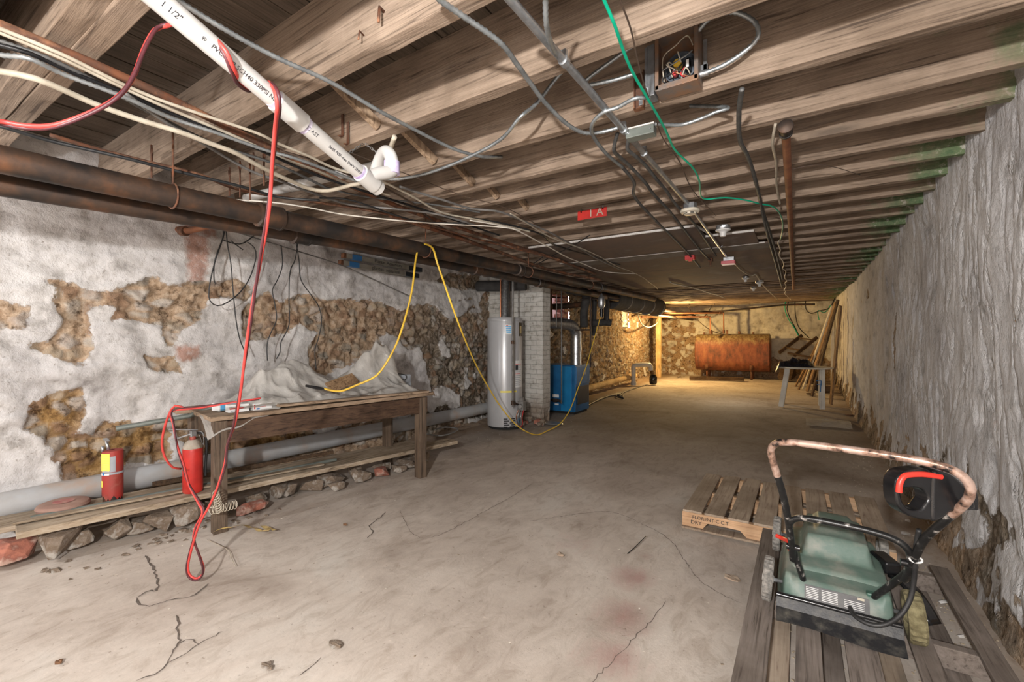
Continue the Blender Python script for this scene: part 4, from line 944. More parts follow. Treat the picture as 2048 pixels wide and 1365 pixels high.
p3 = thing('ceiling_board', 'reddish board under the joists farthest from the camera, torn at its far corner', 'board', (-1.6, YB0 + 3, z))
quad('sheet', -2.6, b2[0] + .25, YB0 + 2.22, YB0 + 4.2, p3, M['plywood'])
cable('plaster_streak', [PZ(x, y, 2.15) for x, y in [(1225,475),(1262,495),(1300,516),(1340,538)]], [.03] * 99, M['plaster_edge'], 'x', 'x') if False else None
# red sign: a broken plate screwed under a joist
sp_ = Vector(PZ(1204, 445, 2.165)); sp_.y = min((q for q in JY if q > 0), key=lambda q: abs(q - sp_.y)) - .024; root = thing('sign_plate', 'red metal plate with 1A in pale letters fixed to a joist before the boards', 'sign', (sp_.x, sp_.y, 2.15))
T = Matrix.Translation((sp_.x, sp_.y - .03, 2.185)) @ Matrix.Rotation(R(90), 4, 'X')
MB().box((0, 0, 0), (.24, .07, .004), T).build('plate', M['redpaint'], root, bevel=.001)
text_mesh('lettering', '1 A', .085, T @ Matrix.Translation((-.03, .004, .003)), M['cream'], root)
for dx in (-.09, .09): MB().box((0, 0, 0), (.01, .03, .004), T @ Matrix.Translation((dx, .035, 0))).build('mount_tab', M['galv'], root)
# lamp holder and small fixtures on the boards
def lampholder(px, py, zz, s, label, name='lamp_holder'):
    c = Vector(PZ(px, py, zz)); root = thing(name, label, 'lamp holder', (c.x, c.y, zz - .08 * s))
    MB().lathe([(.052 * s, 0), (.055 * s, .004), (.055 * s, .03 * s), (.05 * s, .032 * s)], 8, Matrix.Translation((c.x, c.y, zz + .0))).build('octagon_box', M['galv'], root, smooth='auto')
    MB().lathe([(.012 * s, 0), (.022 * s, .002), (.024 * s, .03 * s), (.032 * s, .04 * s), (.056 * s, .048 * s), (.058 * s, .056 * s), (.02 * s, .06 * s)], 24, Matrix.Translation((c.x, c.y, zz - .06 * s))).build('porcelain_base', M['label_white'], root, smooth='auto')
lampholder(1446, 459, 2.12, 1.0, 'white porcelain lamp holder without a bulb beside the straight conduit')
lampholder(1491, 557, 2.13, .9, 'small white ceiling fixture at the far edge of the boards'); lampholder(1519, 565, 2.13, 1.1, 'white ceiling fixture where the cream cable bends'); lampholder(1507, 577, 2.13, .8, 'farthest tiny white fixture under the dark joists')
c = Vector(PZ(1458, 518, 2.12)); root = thing('fixture_box', 'pinkish red box under a steel box at the end of the conduit', 'box', (c.x, c.y, 2.05))
MB().box((c.x, c.y + .01, 2.115), (.11, .1, .045)).build('steel_box', M['galv'], root, bevel=.004); MB().box((c.x - .005, c.y, 2.075), (.14, .12, .035)).build('red_cover', mat('pinkish_red_plastic', (.75, .2, .22), (.65, .15, .17), 5, .4, 0, 0), root, bevel=.003)
c = Vector(PZ(1380, 516, 2.13)); tag(MB().box((c.x, c.y, 2.13), (.1, .06, .05)).box((c.x + .01, c.y - .03, 2.10), (.04, .03, .03)).build('fixture_box', M['redprint'], bevel=.003), 'small red box under the boards left of the pinkish red one', 'box')
c = Vector(PZ(1421, 521, 2.13)); tag(MB().box((c.x, c.y, 2.135), (.05, .05, .04)).tube([(c.x, c.y, 2.115), (c.x, c.y, 2.07)], .01, 8).build('pull_switch', M['rust'], bevel=.002), 'tiny rusty fixture between the two red boxes', 'fixture')

# ================================================================== left wall things
# plant and aquarium lamp cartons hung on the wall
ca, cb2 = Vector(PX(684, 512, -3.86)), Vector(PX(835, 540, -3.86))
for k in range(2):
    a = Vector(PX(690 - 6 * k, 512 + 14 * k, -3.86 + .03 * k)); b = Vector(PX(842 - 6 * k, 541 + 12 * k, -3.86 + .03 * k))
    root = thing('lamp_carton', ['upper faded tube lamp carton with blue ends hung on the stone wall', 'lower faded tube lamp carton hung on the stone wall'][k], 'carton', a, 'tube lamp cartons')
    MB().beam(a, b, .05, .05).build('carton', M['cardboard'], root, bevel=.002)
    dd = (b - a).normalized()
    MB().beam(a + dd * .07, a + dd * .19, .0515, .0515).build('blue_band', M['blue'], root); MB().beam(b - dd * .22, b - dd * .01, .0515, .0515).build('dark_band', M['furnace_dark'], root)
    MB().beam(a - dd * .03, a, .046, .046).build('end_flap', M['rust'], root)
    T = frame(a + dd * .35 + Vector((.027, 0, 0)), dd, (0, 0, 1)); text_mesh('lettering', 'Plante  Aquarium' if k == 0 else 'plantes  aquarium', .055, T, M['ink'], root)
# hanging black wires
rg = random.Random(21)
def wallwire(pts, label, X=-3.72, r=.0045, m='black', n='electric_wire'):
    cable(n, [PX(x, y, X) for x, y in pts], r, M[m], label, 'wire', step=.03)
wallwire([(450,460),(445,480),(428,530),(418,580),(420,602),(435,612),(455,605),(480,585),(500,555),(512,515),(508,495),(495,485)], 'black wire hanging in a long loop from the black pipe on the wall')
wallwire([(452,458),(455,490),(462,530),(466,580),(472,640),(480,680),(492,708)], 'black wire hanging down the wall beside the looped one')
wallwire([(440,445),(447,470),(430,520),(428,560),(432,568)], 'short black wire beside the looped one')
wallwire([(445,480),(470,488),(488,486),(510,470),(520,462)], 'short curled black wire under the black pipe')
wallwire([(462,482),(475,492),(486,500)], 'tiny black wire end below the curled one')
wallwire([(562,490),(565,530),(555,560),(545,580),(550,610),(553,640),(540,670),(534,690),(535,722)], 'wavy black wire falling to the plastic sheet, nearest the red cord')
wallwire([(596,485),(590,520),(580,545),(578,600),(578,650),(562,685),(560,705),(553,718)], 'black wire of the crossed pair that ends above the sheet')
wallwire([(592,485),(598,520),(602,560),(622,590),(638,615),(643,645),(636,680),(630,700),(632,740)], 'black wire of the crossed pair that swings over the bare stones')
wallwire([(478,466),(560,492),(680,530),(760,565),(822,594)], 'long thin pale cable stretched down across the white wall', -3.8, .006, 'greywire')
root = thing('rusty_pipe', 'rusty pipe stub coming out of the wall under the black pipes', 'pipe', PX(352, 456, -3.95))
MB().tube([PX(345, 458, -4.02), PX(378, 462, -3.85), PX(430, 450, -3.6), PX(475, 447, -3.4)], .022, 12).build('pipe_run', M['rust_red'], root, smooth='auto')
MB().tube([PX(362, 462, -3.93), PX(372, 463, -3.88)], .036, 12).build('coupling', M['rust'], root, smooth='auto')

# grey drain pipe along the foot of the wall
pipe('drain_pipe', [(-3.86, -1.2, .24), (-3.88, .6, .245), (-3.9, 3, .225), (-3.92, 4.6, .205), (-3.95, 7.5, .2)], .078, M['drain'], 'fat grey drain pipe along the foot of the left wall behind the bench', fittings=[(.595, .02, .008)])
pipe('drain_pipe', [(-3.9, 7.5, .13), PX(1270, 752, -3.82), (-3.8, 12.0, .12)], .07, M['post'], 'yellow-lit drain pipe lying along the far end of the left wall')  # yellow lamplight put into the pipe's colour by using the post timber

# planks on stones
pk = thing('plank', 'long splintered plank in front of the drain pipe, the second extinguisher standing on it', 'plank', (-3.3, .57, .17))
MB().beam((-3.48, .55, .19), (-3.06, 3.58, .15), .17, .035, segs=6).build('board', M['plank'], pk, bevel=.004)
tag(MB().beam((-3.70, .50, .188), (-3.29, 3.3, .15), .25, .03, segs=6).build('plank', M['plank'], bevel=.004), 'wide plank close to the drain pipe that carries the round lid and the first extinguisher', 'plank')
tag(MB().beam((-3.55, .55, .2215), (-3.25, 2.2, .20), .05, .012).build('wood_strip', M['plank'], bevel=.002), 'thin wooden strip lying on the planks', 'strip')
tag(MB().tube([(-3.575, .62, .219), (-3.29, 2.35, .197)], .013, 12).build('metal_rod', M['greygreen'], smooth='auto'), 'long grey metal rod lying on the planks', 'rod')
tag(MB().beam((-3.66, 1.2, .235), (-3.4, 2.4, .235), .02, .03).build('wood_strip', M['lumber_dark'], bevel=.002), 'dark thin batten behind the grey rod on the planks', 'strip')
cable('electric_wire', [PZ(x, y, .195) for x, y in [(850,868),(880,872),(905,866),(915,858),(890,855),(870,860)]], .008, M['greywire'], 'grey cord curled on the far end of the long plank', 'wire')
rg = random.Random(31)
spots = [(-3.5 + .13 * (y - .6) + rg.uniform(-.1, .16), y + rg.uniform(-.05, .05)) for y in np.arange(.6, 3.3, .115)]
for k, (x, y) in enumerate(spots):
    zt = .172 - .013 * (y - .55) - .006; h_ = rg.uniform(.45, 1.0) * (zt + .01)
    tag(MB().rock((x, y, h_ / 2 - .005), (rg.uniform(.12, .24), rg.uniform(.14, .24), h_), 50 + k).build('stone', M['stone'] if k % 9 else M['brickred'], bevel=.004), 'rough rubble stone heaped under the long planks', 'stone', 'stones under the planks')
for k in range(46):
    x, y = rg.gauss(-3.28, .1), rg.uniform(.6, 1.9); s_ = rg.uniform(.015, .05)
    tag(MB().rock((x, y, floor_z(x, y) + s_ * .12), (s_, s_ * 1.2, s_ * .5), 90 + k, 10).build('stone_chip', M['stone']), 'small stone chip fallen before the planks', 'stone chip', 'stone chips before the planks')

# round lid
c = Vector((-3.66, .77, .208)); root = thing('round_lid', 'dusty reddish round lid lying on the wide plank', 'lid', c)
T = Matrix.Translation(c)
MB().lathe([(.1, 0), (.115, .008), (.12, .022), (.112, .036), (.09, .044), (.05, .042), (.02, .044)], 36, T).build('lid_body', M['disc'], root, smooth='auto')
MB().lathe([(.045, 0), (.05, .001), (.045, .002)], 28, T @ Matrix.Translation((0, 0, .0435))).build('faded_label', mat('faded_red_label', (.36, .1, .1), (.42, .25, .2), 14, .9, 0, 0), root)

# fire extinguishers
def extinguisher(c, r, h, worn, label):
    root = thing('fire_extinguisher', label, 'fire extinguisher', c); T = Matrix.Translation(c)
    if not worn:
        MB().lathe([(r * .9, 0), (r, .01), (r, h * .8), (r * .96, h * .87), (r * .8, h * .94), (r * .5, h * .985), (.018, h)], 32, T).build('tank', M['redpaint'], root, smooth='auto')
        MB().lathe([(r * .985, h * .845), (r * .965, h * .872), (r * .81, h * .943), (r * .5, h * .99), (.02, h + .002)], 32, T, cap=False).build('dust_cap', M['dust'], root, smooth='auto')
        MB().lathe([(.018, 0), (.018, .03)], 16, T @ Matrix.Translation((0, 0, h - .005))).build('neck', M['redpaint_dust'], root, smooth='auto')
        MB().box((0, 0, h + .04), (.03, .034, .04), T).build('valve', M['galv'], root, bevel=.003)
        MB().beam((0, .01, h + .045), (-.03, -.115, h + .012), .018, .008, T=T).build('lower_handle', M['galv'], root, bevel=.002)
        MB().beam((0, .03, h + .062), (-.035, -.12, h + .085), .02, .006, T=T).build('upper_handle', M['galv'], root, bevel=.002)
        MB().tube(smoothpts([T @ Vector(q) for q in [(0, .02, h + .04), (.01, .06, h + .03), (.01, r + .02, h - .03), (.005, r + .018, h * .5), (0, r + .016, h * .25)]], .01), .008, 8).build('hose', M['black'], root, smooth=True)
        MB().tube(smoothpts([T @ Vector(q) for q in [(0, .02, h + .05), (.02, .05, h + .04), (.03, .05, h - .04), (.02, .03, h + .03)]], .01), .0012, 5).build('safety_wire', M['galv'], root, smooth=True)
    else:
        n = 36; vs = []; rg = random.Random(2)
        MB().lathe([(r * .93, .0), (r * .93, .05)], n, T).build('inner_tank', M['iron'], root, smooth='auto')
        for j in range(n):
            a = 2 * math.pi * j / n; z0 = rg.choice((.015, .03, .045, .06)) if j % 2 else .03
            for rr_, zz in ((r, z0), (r, h * .93), (r * .97, h * .965), (r * .6, h * .975), (.01, h * .975)): vs.append((rr_ * math.cos(a), rr_ * math.sin(a), zz))
        fs = [(5 * j + k, 5 * ((j + 1) % n) + k, 5 * ((j + 1) % n) + k + 1, 5 * j + k + 1) for j in range(n) for k in range(4)]
        MB().add(vs, fs, T).build('tank', M['redpaint_dust'], root, smooth='auto')
        MB().lathe([(r + .001, 0), (r + .003, .001), (r + .003, .012), (r + .001, .013)], n, T @ Matrix.Translation((0, 0, h * .53)), cap=False).build('steel_band', M['label_grey'], root, smooth='auto')
        MB().tube([T @ Vector((.0, -.02, h * .97)), T @ Vector((-.012, -.028, h * 1.16))], [.010, .007], 8).build('lever_post', M['galv'], root, smooth='auto')
        MB().box((-.012, -.028, h * 1.17), (.055, .022, .007), T, Matrix.Rotation(R(12), 3, 'Y')).build('lever', M['galv'], root, bevel=.002)
        MB().tube([T @ Vector((-.01, -.045, h * .95)), T @ Vector((-.012, -.045, h * 1.06))], .009, 8).build('valve', M['galv'], root, smooth='auto')
        # wrap labels: angle range facing the camera
        cx = math.atan2(0 - c[1], 0 - c[0])
        def wrap(name, a0, a1, z0, z1, m, rr=.0012, jag=0):
            q = MB(); k = 10; vs = []
            for i in range(k + 1):
                a = cx + a0 + (a1 - a0) * i / k
                for z in (z0 + (rg.uniform(-jag, jag)), z1): vs.append(((r + rr) * math.cos(a), (r + rr) * math.sin(a), z))
            q.add(vs, [(2 * i, 2 * i + 2, 2 * i + 3, 2 * i + 1) for i in range(k)], T); return q.build(name, m, root, smooth=True)
        wrap('grey_label', -1.2, .25, h * .58, h * .87, M['label_grey']); wrap('inspection_tag', -1.35, -.25, h * .6, h * .93, M['yellowtag'], .003, .004)
        wrap('blue_logo', -1.0, -.75, h * .53, h * .58, M['blue'], .0044); wrap('hazard_sticker', -1.4, -1.05, h * .3, h * .42, M['yellowtag'], .002); wrap('band_label', -1.2, -.3, h * .525, h * .56, M['label_white'], .004)
        for k in range(8): wrap('printed_row', -1.25, -.35, h * (.64 + .032 * k), h * (.642 + .032 * k), M['cream'], .0036)
extinguisher((-3.625, .985, .196), .052, .33, True, 'worn red fire extinguisher with a yellow inspection tag, its paint torn at the foot')
extinguisher((-3.385, 1.33, .199), .057, .345, False, 'plain red fire extinguisher with a silver valve, standing behind the bench leg')

# ================================================================== workbench
ax0, ax1 = Vector((-3.09, 1.36, 0)), Vector((-2.85, 2.9, 0)); bd_ = (ax1 - ax0).normalized(); bn = Vector((-bd_.y, bd_.x, 0))     # bn towards the wall
HB = .735
root = thing('workbench', 'long dark wooden workbench against the left wall, covered by plastic sheet', 'workbench', ax0)
for k, (s_, t_) in enumerate(((0, 0), ((ax1 - ax0).length, 0), (0, .56), ((ax1 - ax0).length + .02, .56))):
    p = ax0 + bd_ * s_ + bn * t_; fz = floor_z(p.x, p.y) - .004
    MB().beam(p + Vector((0, 0, fz)), p + Vector((0, 0, HB - .04)), .072 if k != 1 else .08, .075, up=bd_).build('leg', M['bench_z'], root, bevel=.004)
L_ = (ax1 - ax0).length
MB().beam(ax0 + bd_ * -.02 + Vector((0, 0, HB - .115)) - bn * .02, ax1 + bd_ * .05 + Vector((0, 0, HB - .105)) - bn * .02, .03, .14, segs=4).build('apron', M['bench'], root, bevel=.003)
MB().beam(ax0 + bn * .58 + Vector((0, 0, HB - .115)), ax1 + bn * .58 + Vector((0, 0, HB - .105)), .03, .14).build('apron', M['bench'], root, bevel=.003)
MB().beam(ax0 + Vector((0, 0, HB - .115)) + bd_ * .0, ax0 + bn * .58 + Vector((0, 0, HB - .115)), .03, .13).build('end_rail', M['bench_z'], root, bevel=.003)
for k in range(4):
    w_ = .165; c_ = bn * (-.055 + w_ / 2 + k * (w_ + .004)); e = (.1, .12, .08, .14)[k]
    MB().beam(ax0 - bd_ * (.13 if k == 3 else .06) + c_ + Vector((0, 0, HB - .02)), ax1 + bd_ * e + c_ + Vector((0, 0, HB - .012)), w_, .028, segs=3).build('top_board', M['bench_top'], root, bevel=.003)
tag(MB().beam(ax0 + bd_ * .35 + bn * .1 + Vector((0, 0, HB + .02)), ax1 + bd_ * .04 + bn * .07 + Vector((0, 0, HB + .014)), .3, .018).build('loose_board', M['bench_top'], bevel=.003), 'loose flat board lying on the workbench under the plastic sheet', 'board')

# plastic sheet heaped on the bench
film, nt, N, L, B = newmat('cloudy_plastic_film')
B.inputs['Base Color'].default_value = (.72, .70, .66, 1); B.inputs['Roughness'].default_value = .13; B.inputs['Specular IOR Level'].default_value = .7
v = coords(N, L); cr = noise(N, L, v, 7, 5, .6, 1.5); bump(N, L, B, cr, .55, .03)
tr = N.new('ShaderNodeBsdfTransparent'); ms = N.new('ShaderNodeMixShader'); fr = ramp(N, L, cr, [(.35, (.12, .12, .12)), (.65, (.34, .34, .34))])
tl = N.new('ShaderNodeBsdfTranslucent'); tl.inputs[0].default_value = (.7, .69, .66, 1); m2 = N.new('ShaderNodeMixShader'); m2.inputs[0].default_value = .3
L.new(B.outputs[0], m2.inputs[1]); L.new(tl.outputs[0], m2.inputs[2])
L.new(fr.outputs[0], ms.inputs[0]); L.new(m2.outputs[0], ms.inputs[1]); L.new(tr.outputs[0], ms.inputs[2]); L.new(ms.outputs[0], N['Material Output'].inputs[0])
M['film'] = film
nu, nv = 150, 60
U, V = np.meshgrid(np.linspace(0, 1, nu), np.linspace(0, 1, nv), indexing='ij')
s_ = .12 + U * (L_ - .12 + .02); t_ = -.02 + V * .5
def hump(u0, v0, su, sv, h): return h * np.exp(-((s_ - u0) / su) ** 2 - ((t_ - v0) / sv) ** 2)
h = hump(.50, .34, .17, .14, .24) + hump(.74, .36, .17, .13, .17) + hump(.34, .3, .10, .12, .09) + hump(1.34, .33, .19, .15, .33) + hump(1.12, .36, .2, .12, .11) + hump(1.5, .3, .1, .14, .12)
fold = np.abs(2 * fbm(s_ * 5 + t_ * 2, t_ * 5 - s_ * 2, 500, 2) - 1) * .9; fold2 = np.abs(2 * fbm(s_ * 9 - t_ * 4, t_ * 8 + s_ * 5, 510, 2) - 1) * 1.6
h = h * (1.05 - .5 * fold) + .05 - fold * .035 - (fold2 - .5) * .03
ed = np.minimum(np.minimum(U, 1 - U) * 12, np.minimum(V * 9, 1)); h = h * np.clip(ed, .15, 1) + .004
wig = (fbm(s_ * 5, t_ * 5, 520, 3) - .5) * .07
P3 = np.array(ax0)[None, None] + s_[..., None] * np.array(bd_) + (t_ + wig * (V < .9))[..., None] * np.array(bn); P3[..., 2] = HB + .012 + h
pm = MB(); pm.add([tuple(q) for q in P3.reshape(-1, 3)], [(i * nv + j, (i + 1) * nv + j, (i + 1) * nv + j + 1, i * nv + j + 1) for i in range(nu - 1) for j in range(nv - 1)])
# the corner pulled down over the end of the bench: a folded strip
n1, n2 = 26, 12; q0_ = ax0 + bd_ * .42 - bn * .02 + Vector((0, 0, HB + .035)); q1_ = ax0 - bd_ * .075 - bn * .065 + Vector((0, 0, HB - .025))
vs = []
for i in range(n1):
    f_ = i / (n1 - 1); wd = .08 + .15 * f_ ** 1.2; c_ = q0_.lerp(q1_, f_)
    for j in range(n2):
        g = j / (n2 - 1); ddn = max(0, 1 - g * 1.7)
        p = c_ + bn * (wd * 1.3 * g) + Vector((0, 0, -ddn * (.02 + .09 * f_))) - bn * (.012 * math.sin(g * 9 + f_ * 5)) * f_ + Vector((0, 0, .010 * math.sin(f_ * 17 + g * 6)))
        vs.append(p)
pm.add(vs, [(i * n2 + j, (i + 1) * n2 + j, (i + 1) * n2 + j + 1, i * n2 + j + 1) for i in range(n1 - 1) for j in range(n2 - 1)])
tag(pm.build('plastic_sheet', film, smooth=True), 'cloudy crumpled plastic sheet heaped along the workbench', 'plastic sheet')

# cartons on the bench
def on_bench(s, t, z=0): return ax0 + bd_ * s + bn * t + Vector((0, 0, HB - .004 + z))
def carton(s, t, d, rz, label, body, prints):
    c = on_bench(s, t, d[2] / 2 + .002); root = thing('small_carton', label, 'carton', c - Vector((0, 0, d[2] / 2)))
    T = Matrix.Translation(c) @ Matrix.Rotation(math.atan2(bd_.y, bd_.x) + R(rz), 4, 'Z')
    MB().box((0, 0, 0), d, T).build('carton', M[body], root, bevel=.001)
    for nm, m_, x0, x1, z0, z1 in prints:
        MB().box(((x0 + x1) / 2, -d[1] / 2 - .0006, (z0 + z1) / 2), (x1 - x0, .001, z1 - z0), T).build(nm, M[m_], root)
    return T
carton(.12, .06, (.12, .07, .05), 0, 'small white carton with a red stripe at the end of the workbench', 'label_white', [('red_stripe', 'redprint', -.055, .03, -.004, .004), ('grey_print', 'label_grey', -.05, .02, .01, .013), ('grey_print', 'label_grey', -.05, .0, -.018, -.012)])
carton(.26, .055, (.12, .07, .045), 3, 'white carton with blue and red print half under the plastic sheet', 'label_white', [('red_mark', 'redprint', -.055, -.048, -.015, .015), ('blue_print', 'blue', -.045, .01, .006, .009), ('red_print', 'redprint', -.045, .02, -.002, .001), ('blue_patch', 'blue', -.04, -.02, -.018, -.008)])
carton(.10, .2, (.15, .09, .05), 15, 'crumpled clear pack with bright blue print behind the white cartons', 'label_white', [('blue_print', 'lightblue', -.07, -.03, -.02, .02), ('blue_print', 'lightblue', .0, .03, 0, .02)])
c = on_bench(1.57, .36, .075); root = thing('grey_case', 'small grey metal case with a black handle at the far end of the workbench', 'case', c)
T = Matrix.Translation(c) @ Matrix.Rotation(math.atan2(bd_.y, bd_.x), 4, 'Z')
MB().box((0, 0, 0), (.2, .12, .15), T).build('case_body', mat('blue_grey_steel', (.4, .43, .47), (.36, .39, .43), 6, .5, .1, .05), root, bevel=.004)
MB().tube(smoothpts([T @ Vector(q) for q in [(-.06, -.065, .05), (-.0, -.1, .03), (.02, -.09, .07), (-.05, -.065, .09)]], .01), .004, 6).build('handle', M['black'], root, smooth=True)
a, b = on_bench(.78, .14, .10), on_bench(1.02, .16, .165)
tag(MB().beam(a, b, .11, .014, up=(.6, -.4, .7)).build('wood_offcut', M['lumber'], bevel=.003), 'dirty wooden offcut tilted on the plastic sheet beside the yellow plug', 'offcut')
# grey pipe leaning out past the bench end
tag(MB().tube([PX(232, 858, -3.55), PX(380, 832, -3.45), on_bench(.1, .32, .03)], .016, 12).build('metal_rod', M['greygreen'], smooth='auto'), 'grey pipe sticking out past the near end of the workbench', 'rod')
# coiled cream cord hanging at the leg
pts = []
base = Vector(PT(428, 985, 2.62)); 
for i in range(170):
    t = i / 169; a = i * .62
    ctr = Vector(PT(430 + 8 * math.sin(t * 3), 985 + 38 * min(t * 2, 1), 2.66)) if t < .5 else Vector(PT(420 + (t - .5) * 110, 1022 - (t - .5) * 26, 2.66))
    rr = .028 if t < .5 else .024
    ax_ = Vector((math.cos(a) * rr * .9, 0, math.sin(a) * rr)) if t >= .5 else Vector((math.cos(a) * rr, math.sin(a) * rr * .5, math.sin(a) * rr * .6))
    pts.append(ctr + ax_)
tag(MB().tube(pts, .0028, 5).build('coiled_cord', M['cream'], smooth=True), 'coiled cream telephone cord tangled at the front leg of the workbench', 'cord')
# tape strips and leaf at the foot of the leg
vs = []; line = smoothpts([PZ(x, y, .012) for x, y in [(425,1068),(445,1062),(475,1056),(500,1060),(520,1068),(535,1062),(520,1058),(545,1066)]], .02)
for i, p in enumerate(line): vs += [p + Vector((0, .0, .006 + .012 * abs(math.sin(i * .7)))), p + Vector((.006, .022, .004 + .01 * abs(math.cos(i * .5))))]
tag(MB().add(vs, [(2 * i, 2 * i + 1, 2 * i + 3, 2 * i + 2) for i in range(len(line) - 1)]).build('webbing_strap', mat('dirty_yellow_webbing', (.5, .36, .12), (.36, .26, .14), 20, .9, 0, .2)), 'dirty yellow strap lying at the foot of the workbench leg', 'strap')
cable('electric_wire', [PZ(x, y, .012) for x, y in [(415,1080),(425,1085),(455,1100),(462,1115),(470,1132)]], .002, M['cream'], 'thin pale wire on the floor before the bench leg', 'wire')

# ================================================================== red cord
RC = [(-60,240,.95),(0,245,1.0),(50,254,1.02),(110,252,1.05),(190,222,1.08),(240,190,1.1),(268,150,1.12),(290,95,1.14),(312,58,1.16),(335,50,1.17),(370,40,1.13),(398,50,1.02),(425,75,1.0),(450,105,1.0),(465,140,1.03),(478,165,1.09),(500,180,1.2),(525,172,1.2),(540,166,1.14),(553,185,1.08),(557,215,1.1),(552,260,1.2),(545,330,1.3),(537,420,1.4),(522,510,1.5),(507,600,1.6),(497,670,1.68),(487,740,1.78),(478,800,1.86),(468,850,1.93),(455,890,1.98),(450,930,2.02),(436,975,2.05),(420,1010,2.08),(400,1045,2.1),(386,1085,2.13),(375,1130,2.15),(378,1152,2.16),(392,1160,2.16),(404,1152,2.17),(406,1135,2.16),(396,1105,2.15),(388,1080,2.14),(392,1055,2.13),(406,1025,2.12),(398,1005,2.14),(378,970,2.25),(366,930,2.4),(355,895,2.5),(347,850,2.55),(342,828,2.58),(352,820,2.6),(400,815,2.63),(460,806,2.66),(520,798,2.75)]
P = smoothpts([PT(*q) for q in RC], .012)
root = thing('extension_cord', 'long red extension cord wound over the white pipe and hanging to the floor', 'cord', P[0])
n = len(P); off = [Vector((math.cos(i * .09), math.sin(i * .09) * .6, math.sin(i * .09))) * .0042 for i in range(n)]
MB().tube([p + o_ for p, o_ in zip(P, off)], .0052, 8).build('red_strand', M['red_cord'], root, smooth=True)
MB().tube([p - o_ for p, o_ in zip(P, off)], .0046, 8).build('dark_strand', M['dark_red'], root, smooth=True)
cable('extension_cord', [PT(*q) for q in [(372,818,2.62),(350,812,2.6),(338,830,2.6),(328,860,2.62),(324,890,2.64),(330,915,2.66),(345,935,2.7),(362,938,2.76)]], .0065, M['red_cord'], 'short loop of dark red cord hanging off the end of the workbench', 'cord')
# ================================================================== yellow cord
root = thing('extension_cord', 'yellow extension cord draped over the black pipe, falling to the bench and along the floor', 'cord', PT(848, 490, 3.45))
YC = [(648,778,3.10),(680,783,3.08),(715,770,3.08),(745,757,3.1),(762,742,3.1),(785,705,3.14),(800,670,3.18),(815,620,3.25),(825,575,3.3),(830,530,3.36),(833,512,3.4),(836,498,3.45),(842,490,3.5),(852,489,3.46),(866,498,3.36),(875,528,3.34),(888,565,3.4),(905,615,3.6),(930,680,4.0),(952,730,4.5),(975,772,4.9),(1000,812,5.2),(1030,848,5.4),(1055,865,5.55),(1075,870,5.65),(1095,862,5.8),(1120,848,6.0),(1140,820,6.2),(1155,780,6.4),(1172,735,6.6),(1185,690,6.75),(1195,655,6.85),(1203,625,6.9)]
yp = smoothpts([PT(*q) for q in YC], .03)
MB().tube(yp, .0075, 8).build('cord_run', M['yellow'], root, smooth=True)
MB().tube([PT(650, 779, 3.1), PT(632, 776, 3.1), PT(612, 772, 3.12)], [.009, .012, .009], 8).build('plug', M['blackp'], root, smooth='auto')

# ================================================================== water heater and its pipes
HC = Vector((-3.47, 5.18, .02)); HR = .245; HH = 1.5
root = thing('water_heater', 'tall grey cylindrical water heater standing against the white brick chimney', 'water heater', HC)
T = Matrix.Translation(HC)
MB().lathe([(HR - .02, -.02), (HR - .02, .02)], 40, T).build('base_ring', M['dark_slot'], root, smooth='auto')
MB().lathe([(HR, .015), (HR, HH - .03), (HR * .985, HH - .012), (HR * .95, HH)], 64, T).build('tank_jacket', M['heater'], root, smooth='auto')
MB().lathe([(HR + .001, 0), (HR + .004, .002), (HR + .004, .008), (HR + .001, .01)], 64, T @ Matrix.Translation((0, 0, HH - .05)), cap=False).build('top_rim', M['heater'], root, smooth='auto')
ca_ = math.atan2(-HC.y, -HC.x)
def hpx(px): return math.asin(max(-1, min(1, (px - 1009.7) * 6.234 / F / HR)))
def wrapc(name, px0, px1, py0, py1, m, parent=root, rr=.0015, a=None):
    a0, a1 = (hpx(px0), hpx(px1)) if a is None else a
    z0, z1 = [CH + (682.5 - y) / F * 6.02 for y in (py1, py0)]; k = 8; vs = []
    for i in range(k + 1):
        an = ca_ + a0 + (a1 - a0) * i / k
        for z in (z0, z1): vs.append((HC.x + (HR + rr) * math.cos(an), HC.y + (HR + rr) * math.sin(an), z))
    return MB().add(vs, [(2 * i, 2 * i + 2, 2 * i + 3, 2 * i + 1) for i in range(k)]).build(name, m, parent, smooth=True)
wrapc('maker_label', 1010, 1024, 650, 669, M['label_white']); 
for k in range(4): wrapc('blue_stroke', 1011 + k * .5, 1022, 653 + k * 4, 655 + k * 4, M['lightblue'], rr=.003)
wrapc('red_stroke', 1012, 1016, 651, 653, M['redprint'], rr=.003)
wrapc('badge', 1036.5, 1043.6, 645, 673, M['blackp']); wrapc('badge_crest', 1038.5, 1042, 652, 667, M['gold'], rr=.003)
wrapc('warning_label', 1029, 1043, 722, 776, M['label_white'])
for k in range(12): wrapc('label_print', 1030, 1041 - (k % 3), 729 + k * 3.8, 730 + k * 3.8, M['label_grey'] if k not in (0, 5) else M['redprint'], rr=.003)
wrapc('warning_picture', 1030, 1035, 731, 741, M['ink'], rr=.0035)
wrapc('yellow_strip', 1001, 1032, 782, 785.5, M['yellowtag'])
for j in range(5):
    wrapc('vent_slot', 1007 + (j % 2) * 1, 1015 + (j % 2) * 3, 837 + j * 4, 839 + j * 4, M['dark_slot']); wrapc('vent_slot', 1019 + (j % 2) * 3, 1029.5, 837 + j * 4, 839 + j * 4, M['dark_slot'])
wrapc('energy_sticker', 1034, 1040, 839, 853, M['lightblue'])
